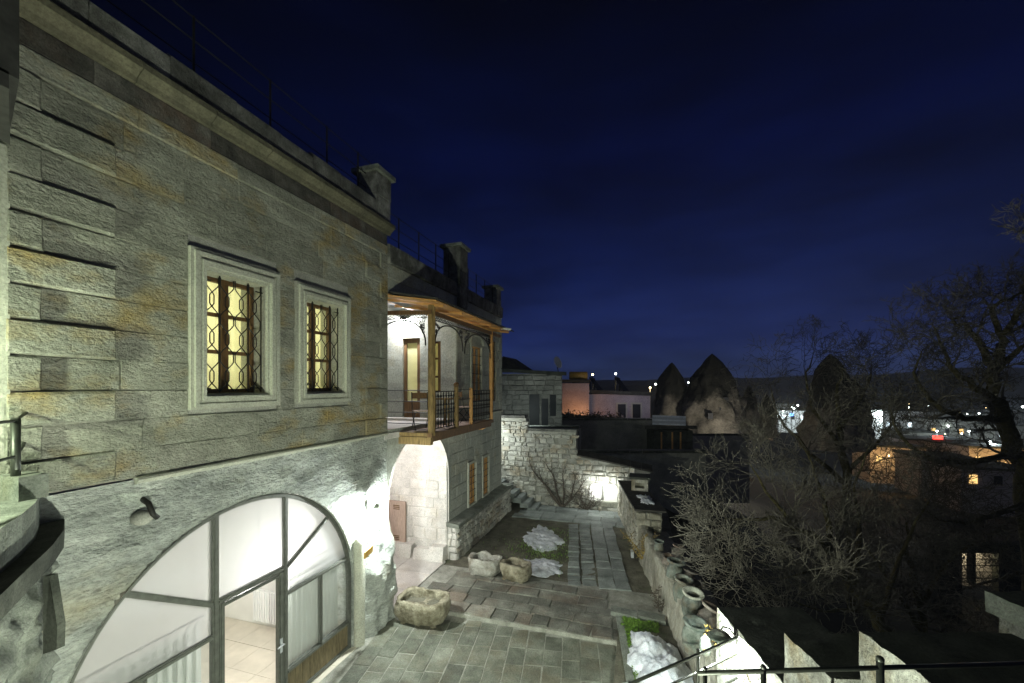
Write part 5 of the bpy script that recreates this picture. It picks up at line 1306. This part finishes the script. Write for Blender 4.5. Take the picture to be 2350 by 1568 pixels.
# fairy chimneys
def cone(uc, vtop, vbase, halfw, d, seed, lb, capf=.55, holes_=()):
    b_ = P(uc, vbase, d); hz = P(uc, vtop, d).z-b_.z+3; r0 = halfw/F*d; t = thing('rock_cone', (b_.x, b_.y, b_.z-3), lb, 'rock cone', 'fairy chimney rock cones'); mb = MB(); n = 54; m = 44
    prof = lambda q: (1-q**2.4)**.82
    for k in range(m+1):
        q = k/m
        for i in range(n):
            a = 2*math.pi*i/n; e = 1+.34*fbm((math.cos(a)*1.5+seed, math.sin(a)*1.5, q*2.8), 5)+.10*fbm((math.cos(a)*5+seed, math.sin(a)*5, q*9), 3)
            r = r0*max(.01, prof(q))*e
            if seed % 2 and q < capf: r *= .97
            mb.v.append((b_.x+r*math.cos(a), b_.y+r*math.sin(a), b_.z-3+hz*q))
    for k in range(m):
        for i in range(n): j = (i+1) % n; mb.f.append((k*n+i, k*n+j, (k+1)*n+j, (k+1)*n+i))
    mb.build('rock', M['tuff'], t, True)
    for (u, v, w_, h) in holes_:
        q = P(u, v, d-r0*.85); MB().box(q.x-w_/2, q.x+w_/2, q.y-.3, q.y+1.2, q.z-h/2, q.z+h/2).build('window', M['glassdark'], t)
cone(1542, 832, 960, 46, 62, 3, 'slim dark pointed rock cone left of the broad one')
cone(1634, 812, 975, 66, 58, 6, 'broad pointed rock cone with small carved openings', holes_=((1665, 920, .7, .9), (1655, 938, .5, .5), (1630, 955, .6, .8)))
cone(1718, 884, 968, 24, 70, 8, 'small rounded rock cone right of the broad one')
cone(1760, 905, 965, 22, 75, 12, 'low stubby rock cone between small cone and the big tree')
cone(1905, 812, 985, 60, 64, 11, 'large rock cone hidden behind bare tree branches', holes_=((1880, 930, .6, .8), (1935, 945, .5, .8)))
cone(1960, 870, 985, 34, 66, 15, 'side lump of rock joined to the large hidden cone')
# ============================================================ TOWN
def house(u, v, d, w_, h, dep, mat, lb, wins, lit='litwin', rz_=0):
    c = P(u, v, d); t = thing('town_house', c, lb, 'house', 'houses of the lit town')
    MB().box(c.x-w_/2, c.x+w_/2, c.y, c.y+dep, c.z-4, c.z+h).build('wall', M[mat], t)
    MB().box(c.x-w_/2-.3, c.x+w_/2+.3, c.y-.3, c.y+dep+.3, c.z+h+.01, c.z+h+.4).build('roof', M['darkstone'], t)
    for k in range(wins):
        x = c.x-w_/2+(k+.5)*w_/wins; MB().box(x-.5, x+.5, c.y-.1, c.y-.02, c.z+.8, c.z+2.2).build('window', M[lit if k % 2 == 0 else 'glassdark'], t)
specs = [(2020, 965, 150, 14, 5, 'pale'), (2075, 985, 140, 12, 6, 'w'), (1790, 950, 170, 12, 4, 'c'), (1820, 968, 150, 9, 4, 'w'), (2130, 975, 160, 16, 5, 'w'), (2190, 1000, 130, 14, 5, 'c'), (2250, 985, 165, 18, 6, 'c'), (2310, 968, 175, 16, 5, 'w'), (2345, 1010, 120, 12, 4, 'w'), (2150, 1050, 100, 13, 4, 'o'), (2235, 1060, 95, 14, 4, 'o'), (2310, 1075, 85, 12, 4, 'o'), (2060, 1070, 90, 10, 4, 'o'), (2180, 1095, 72, 8, 3, 'o'), (2290, 1125, 64, 9, 3, 'o'), (1730, 975, 110, 9, 3, 'o'), (2105, 1025, 120, 10, 4, 'c')]
words = ['long', 'tall', 'low', 'small', 'wide', 'boxy', 'broad', 'far', 'right hand', 'warm lit', 'orange lit', 'amber lit', 'dim', 'tiny', 'nearest', 'yellow lit', 'middle']
places = ['behind the hidden rock cone', 'left of the red light', 'at the glow past the small cone', 'under the blue glow', 'above the red light', 'below the row of street lamps', 'right of the street lamps', 'at the right horizon', 'at the right frame edge', 'below the red light', 'behind the big tree trunk', 'under the brightest lamp', 'behind the middle branches', 'low behind the branches', 'at the lower right of the town', 'at the foot of the small cone', 'between glow and red light']
for k, (u, v, d, w_, h, c) in enumerate(specs):
    house(u, v, d, w_, h, 8, 'white' if k in (1, 3) else 'farwall' if c != 'o' else 'pink', f'{words[k]} town house {places[k]}', max(2, int(w_/3)), 'litwinw' if c == 'w' else 'litwin')
def street_lamp(u, v, d, lb, mt='bulbfar', power=0, col=(.9, 1, .95), r=None, h=6):
    c = P(u, v, d); t = thing('street_lamp', (c.x, c.y, c.z-h), lb, 'street lamp', 'street lamps of the town')
    r = r or d*.0021
    MB().sphere(c, r, 10, 6).build('lamp_head', M[mt], t, True); MB().tube([(c.x, c.y, c.z-h), c-Vector((0, 0, r))], .07, 5).build('pole', M['iron'], t)
    if power: lamp('street_light', c-Vector((0, .6+r, .3)), power, col, t, .3)
lamps_ = [(1360, 860, 70, 'warm bright roof lamp left of the solar racks', 'bulbwarm', 0), (1413, 858, 72, 'bright white lamp above the solar racks', 'bulbfar', 0), (1492, 890, 75, 'warm lamp at the left foot of the slim rock cone', 'bulbwarm', 500), (1505, 882, 85, 'white lamp just above the warm one by the slim cone', 'bulbfar', 0), (1581, 878, 110, 'tiny lamp between the two pointed rock cones', 'bulbfar', 0),
 (2150, 990, 110, 'lamp left in the row of four', 'bulbfar', 1200), (2176, 978, 130, 'second lamp in the row of four', 'bulbfar', 0), (2202, 973, 140, 'third lamp in the row of four', 'bulbfar', 0), (2224, 990, 115, 'bright fourth lamp in the row', 'bulbfar', 2200), (2314, 933, 150, 'lamp high right above the town', 'bulbfar', 2500), (2272, 1014, 90, 'brightest town lamp right of the row', 'bulbfar', 1500), (2347, 934, 150, 'lamp cut by the right frame edge', 'bulbfar', 0), (1798, 944, 140, 'lamp in the glow right of the small cone', 'bulbfar', 4200), (2000, 945, 145, 'lamp in the pale glow behind the branches', 'bulbfar', 3600), (1785, 955, 130, 'second lamp in the glow right of small cone', 'bulbfar', 0)]
for (u, v, d, lb, mt, pw) in lamps_: street_lamp(u, v, d, lb, mt, pw, (1, .8, .4) if mt == 'bulbwarm' else (.8, .95, 1))
for (u, v, d, pw, lb) in ((2170, 1080, 80, 720, 'sodium lamp over the orange lit yards'), (2290, 1062, 86, 1040, 'sodium lamp right in the orange yards'), (2040, 1060, 92, 520, 'sodium lamp behind the middle branches'), (1745, 960, 95, 700, 'sodium lamp at the foot of the small cone'), (1885, 960, 100, 900, 'sodium lamp behind the hidden cone')):
    street_lamp(u, v-14, d-4, lb, 'bulbwarm', pw, (1, .58, .2), r=.14, h=5)
street_lamp(1690, 1010, 46, 'added lamp hidden behind a terrace wall to brighten the broad rock cone', 'bulbwarm', 1300, (1, .93, .8), r=.05, h=4)  # extra lamp put out of sight to light up the broad cone
for (u, v, d, lb, mt) in ((1822, 938, 150, 'small far lamp left of the hidden rock cone glow', 'bulbfar'), (1776, 938, 150, 'small far lamp above the small rock cone glow', 'bulbfar'), (2052, 935, 150, 'far lamp just right of hidden cone', 'bulbfar'), (2085, 950, 150, 'far lamp between hidden cone and red sign', 'bulbfar'), (2195, 1036, 100, 'amber lamp under the red sign', 'bulbwarm'), (2255, 1040, 98, 'amber lamp under the row of white lamps', 'bulbwarm'), (2330, 1048, 95, 'amber lamp near right frame edge', 'bulbwarm'), (2120, 1038, 105, 'amber lamp left below the red sign', 'bulbwarm'), (2342, 985, 130, 'white lamp at frame edge under the high lamp', 'bulbfar'), (1700, 918, 160, 'faint lamp over the small rock cone', 'bulbwarm')):
    street_lamp(u, v, d, lb, mt)
rt2 = random.Random(6)
for k in range(34):      # a scatter of street lights nobody can tell apart at this distance
    u = rt2.choice((rt2.uniform(1990, 2350), rt2.uniform(2080, 2350), rt2.uniform(1740, 1850))); v = rt2.uniform(925, 1000) if u > 1900 else rt2.uniform(930, 965); d = 40000/(v-680)
    street_lamp(u, v, d, 'one of the many tiny town lights scattered behind the branches', rt2.choice(('bulbfar', 'bulbfar', 'bulbwarm')), r=d*rt2.uniform(.0009, .0017))
rs_ = thing('red_sign', P(2153, 1005, 100), 'small red glowing sign in the town', 'sign'); c = P(2153, 1005, 100); MB().box(c.x-.9, c.x+.9, c.y, c.y+.3, c.z-.45, c.z+.45).build('sign_face', M['bulbred'], rs_); MB().tube([(c.x, c.y+.4, c.z-6), (c.x, c.y+.4, c.z)], .08, 5).build('pole', M['iron'], rs_)
bs_ = thing('blue_sign', P(1817, 952, 140), 'tiny blue glowing sign in the glow past the cones', 'sign'); c = P(1817, 952, 138); MB().box(c.x-.5, c.x+.5, c.y, c.y+.3, c.z-.4, c.z+.4).build('sign_face', M['bulbblue'], bs_); MB().tube([(c.x, c.y+.4, c.z-6), (c.x, c.y+.4, c.z)], .08, 5).build('pole', M['iron'], bs_)
# roofed ruin window glimpsed low right
gv = thing('lit_gateway', P(2250, 1320, 22), 'lit arched opening with grille low at the right behind branches', 'gateway')
c = P(2245, 1350, 20)
A = P(2200, 1345, 20); B = P(2300, 1345, 20); mm = MB()
for (p, q, r, s) in ((2140, 2208, 1420, 1250), (2292, 2420, 1420, 1250), (2208, 2292, 1270, 1250), (2232, 2240, 1345, 1270)):
    mm.prism([P(p, r, 20), P(q, r, 20), P(q, s, 20), P(p, s, 20)], (0, .4, 0))
mm.build('wall', M['darkstone'], gv)
mm = MB(); mm.prism([P(2180, 1345, 21.5), P(2320, 1345, 21.5), P(2320, 1255, 21.5), P(2180, 1255, 21.5)], (0, .1, 0)); mm.build('back_wall', M['pink'], gv)
for k in range(4): MB().tube([P(2208, 1283+k*15, 19.9), P(2292, 1283+k*15, 19.9)], .02, 4).build('bar', M['iron'], gv)
lamp('gateway_light', P(2250, 1275, 20.9), 34, (1, .85, .5), gv, .1)
# ============================================================ TREES
def branch(mb, p, d, r, L, lvl, rr, cfg, droop=0):
    n = cfg['seg'][lvl]; pts = [p.copy()]; rad = [r]; kids = []
    wob = cfg['wob'][lvl]
    for k in range(n):
        d = (d+Vector((rr.gauss(0, wob), rr.gauss(0, wob), rr.gauss(0, wob)+cfg['up'][lvl]))).normalized()
        p = p+d*(L/n); pts.append(p.copy()); rad.append(max(r*(1-.75*(k+1)/n), cfg['rmin']))
        kids.append((p.copy(), d.copy(), rad[-1], (k+1)/n))
    sides = 7 if r > .05 else 5 if r > .02 else 3
    (mb[0] if lvl <= cfg.get('tl', 0) else mb[1]).tube(pts, rad, sides, False)
    if lvl+1 < len(cfg['seg']):
        for _ in range(cfg['kids'][lvl]):
            q = rr.choice(kids[max(0, int(n*cfg['start'][lvl])):]) if lvl else rr.choice(kids[int(n*cfg['start'][0]):])
            ax = Vector((rr.gauss(0, 1), rr.gauss(0, 1), rr.gauss(0, 1))); ax = (ax-q[1]*ax.dot(q[1])).normalized()
            sp = rr.uniform(*cfg['ang']); nd = (q[1]*math.cos(sp)+ax*math.sin(sp)).normalized()
            branch(mb, q[0], nd, max(min(q[2]*.8, r*.55), cfg['rmin']), L*rr.uniform(*cfg['len'])*(1.15-.45*q[3]), lvl+1, rr, cfg)
def path(mb, pts, r0, r1, n=8):
    # catmull through given points
    P_ = [Vector(p) for p in pts]; out = []
    for i in range(len(P_)-1):
        a = P_[max(0, i-1)]; b = P_[i]; c = P_[i+1]; d = P_[min(len(P_)-1, i+2)]
        for s in range(5):
            t = s/5; out.append(.5*((2*b)+(-a+c)*t+(2*a-5*b+4*c-d)*t*t+(-a+3*b-3*c+d)*t**3))
    out.append(P_[-1]); m = len(out)
    rr_ = [(r0+(r1-r0)*k/(m-1))*(1+.10*fbm((k*.7, r0*50, 0))) for k in range(m)]
    for k in range(m): out[k] = out[k]+Vector((fbm((k*.5, r0*9, 1)), fbm((k*.5, r0*9, 5)), fbm((k*.5, r0*9, 9))))*r0*.8
    mb.tube(out, rr_, n); return out, rr_
CFG = dict(seg=[10, 9, 8, 6], wob=[.15, .17, .18, .19], up=[.02, .02, .03, .04], kids=[6, 4, 3, 0], start=[.15, .1, .15, 0], ang=(.3, .95), len=(.55, .92), rmin=.0045, tl=0)
def tree(limbs, r, seed, lb, cfg, spawn, L, group='bare trees in the valley', dirbias=(0, 0, 0), name='bare_tree'):
    rr = random.Random(seed); b = Vector(limbs[0][0]); t = thing(name, b, lb, 'tree', group); trunk = MB(); tw = MB()
    for k, lm in enumerate(limbs):
        r0, r1 = r[k]; pts, rad = path(trunk, lm, r0, r1)
        m = len(pts); ns = spawn[k]
        for _ in range(ns):
            i = m-1 if _ < 2 else rr.randint(int(m*(.35 if k == 0 else .12)), m-1); d = (pts[min(i+1, m-1)]-pts[max(0, i-1)]).normalized()
            ax = Vector((rr.gauss(0, 1), rr.gauss(0, 1), rr.gauss(0, 1))); ax = (ax-d*ax.dot(d)).normalized(); sp = rr.uniform(.4, 1.25)
            nd = (d*math.cos(sp)+ax*math.sin(sp)+Vector(dirbias)).normalized()
            branch((tw, tw), pts[i], nd, max(.008, min(.045, rad[i]*.5)), L*rr.uniform(.6, 1.15), 0, rr, cfg)
    trunk.build('trunk', M['bark'], t, True); o = tw.build('crown', M['twig'], t); return len(tw.f)
D1 = 8.6
t1 = [[P(2075, 1560, 8.2), P(2019, 1428, 8.3), P(1939, 1323, 8.3), P(1893, 1256, 8.4), P(1823, 1207, 8.5), P(1735, 1193, 8.3), P(1660, 1185, 8.0)],
      [P(1893, 1256, 8.4), P(1840, 1262, 8.2), P(1780, 1250, 7.9), P(1700, 1262, 7.6)],
      [P(1939, 1323, 8.3), P(1905, 1308, 8.0), P(1860, 1312, 7.7), P(1800, 1330, 7.3)],
      [P(1910, 1280, 8.4), P(1900, 1180, 8.8), P(1870, 1090, 9.2), P(1850, 1030, 9.3)],
      [P(1960, 1350, 8.3), P(1975, 1220, 8.8), P(1960, 1120, 9.2), P(2000, 1020, 9.4)],
      [P(2019, 1428, 8.3), P(2060, 1300, 8.6), P(2100, 1200, 8.9), P(2150, 1130, 9.0)],
      [P(1823, 1207, 8.5), P(1760, 1130, 8.6), P(1720, 1060, 8.7)],
      [P(1990, 1390, 8.3), P(1950, 1400, 7.6), P(1880, 1400, 7.2), P(1820, 1380, 7.0)]]
n1 = tree(t1, [(.14, .010), (.045, .008), (.045, .008), (.07, .008), (.07, .008), (.06, .008), (.045, .008), (.045, .008)], 3, 'nearest bare tree with leaning mossy trunk and pale lit twigs', CFG, [11, 8, 8, 6, 8, 12, 6, 11], 1.0)
t2 = [[P(2400, 1500, 12), P(2370, 1150, 12), P(2330, 1010, 12), P(2285, 920, 12), P(2278, 840, 12), P(2300, 770, 12), P(2350, 700, 12)],
      [P(2285, 920, 12), P(2240, 890, 11.8), P(2190, 850, 11.5), P(2160, 790, 11.5), P(2140, 740, 11.5)],
      [P(2280, 850, 12), P(2320, 820, 12), P(2360, 780, 12), P(2420, 740, 12)],
      [P(2300, 960, 12), P(2220, 960, 11.5), P(2150, 930, 11.2), P(2100, 860, 11.2), P(2120, 800, 11.2)],
      [P(2278, 840, 12), P(2230, 760, 11.8), P(2190, 740, 11.8), P(2220, 715, 11.8)],
      [P(2340, 1040, 12), P(2230, 1060, 11), P(2130, 1050, 10.5), P(2060, 990, 10.5), P(2040, 930, 10.5)],
      [P(2300, 770, 12), P(2280, 710, 12), P(2330, 680, 12), P(2400, 660, 12)],
      [P(2370, 1150, 12), P(2290, 1180, 11), P(2200, 1200, 10.3), P(2130, 1180, 10)],
      [P(2390, 1300, 12), P(2300, 1330, 10.5), P(2210, 1350, 9.8)]]
CFG2 = dict(CFG); CFG2.update(wob=[.24, .26, .28, .28], len=(.50, .80), ang=(.45, 1.2), rmin=.0058, kids=[6, 4, 3, 0])
n2 = tree(t2, [(.28, .05), (.11, .010), (.11, .012), (.10, .010), (.10, .010), (.10, .010), (.08, .012), (.09, .010), (.07, .010)], 5, 'dark twisted bare tree at the right edge of frame', CFG2, [12, 11, 8, 12, 12, 11, 8, 9, 8], 1.2)
t3 = [[P(1960, 1400, 16), P(1945, 1150, 16), P(1930, 1000, 16), P(1920, 900, 16), P(1940, 830, 16)],
      [P(1935, 1030, 16), P(1870, 940, 15.5), P(1850, 870, 15.5), P(1870, 810, 15.5)],
      [P(1930, 980, 16), P(1985, 900, 16), P(2000, 830, 16)],
      [P(1945, 1110, 16), P(1860, 1040, 15), P(1790, 960, 15), P(1770, 890, 15)],
      [P(1945, 1080, 16), P(2030, 1000, 15.5), P(2060, 930, 15.5)]]
CFG3 = dict(CFG2); CFG3.update(rmin=.0070, kids=[6, 4, 2, 0])
n3 = tree(t3, [(.22, .012), (.09, .010), (.09, .010), (.10, .010), (.09, .010)], 8, 'bare tree standing in front of the hidden rock cone', CFG3, [8, 7, 7, 8, 7], 1.6)
t4 = [[P(2500, 700, 7), P(2420, 600, 7), P(2370, 540, 7)]]
CFG4 = dict(CFG); CFG4.update(kids=[6, 4, 2, 0])
tree([[P(2560, 1700, 7.5), P(2540, 1100, 7.3), P(2500, 700, 7), P(2410, 570, 7), P(2350, 520, 7)]], [(.2, .01)], 12, 'tree beyond the right edge whose twigs poke in high up', CFG4, [3], .5)
t5 = [[P(2150, 1700, 11), P(2120, 1450, 11), P(2090, 1300, 11), P(2080, 1200, 11)], [P(2110, 1400, 11), P(2170, 1300, 10.6), P(2240, 1240, 10.4)], [P(2120, 1450, 11), P(2040, 1330, 10.8), P(1990, 1260, 10.6)]]
n5 = tree(t5, [(.14, .03), (.07, .02), (.07, .02)], 19, 'low dark tree filling the gap between the two big trees', CFG2, [12, 12, 11], 1.5)
print('twig faces', n1, n2, n3, n5)

# ------------------------------------------------------------ night haze over the valley
hz = MB().box(-2300, 2300, -60, 2000, -75, 75).build('haze', None); hz['kind'] = 'stuff'
hm = bpy.data.materials.new('haze'); hm.use_nodes = True; nt = hm.node_tree; nt.nodes.clear()
pv = N(nt, 'ShaderNodeVolumePrincipled'); pv.inputs['Color'].default_value = (.85, .9, 1, 1); pv.inputs['Density'].default_value = .0004
ho = N(nt, 'ShaderNodeOutputMaterial'); nt.links.new(pv.outputs[0], ho.inputs['Volume']); hz.data.materials.append(hm)
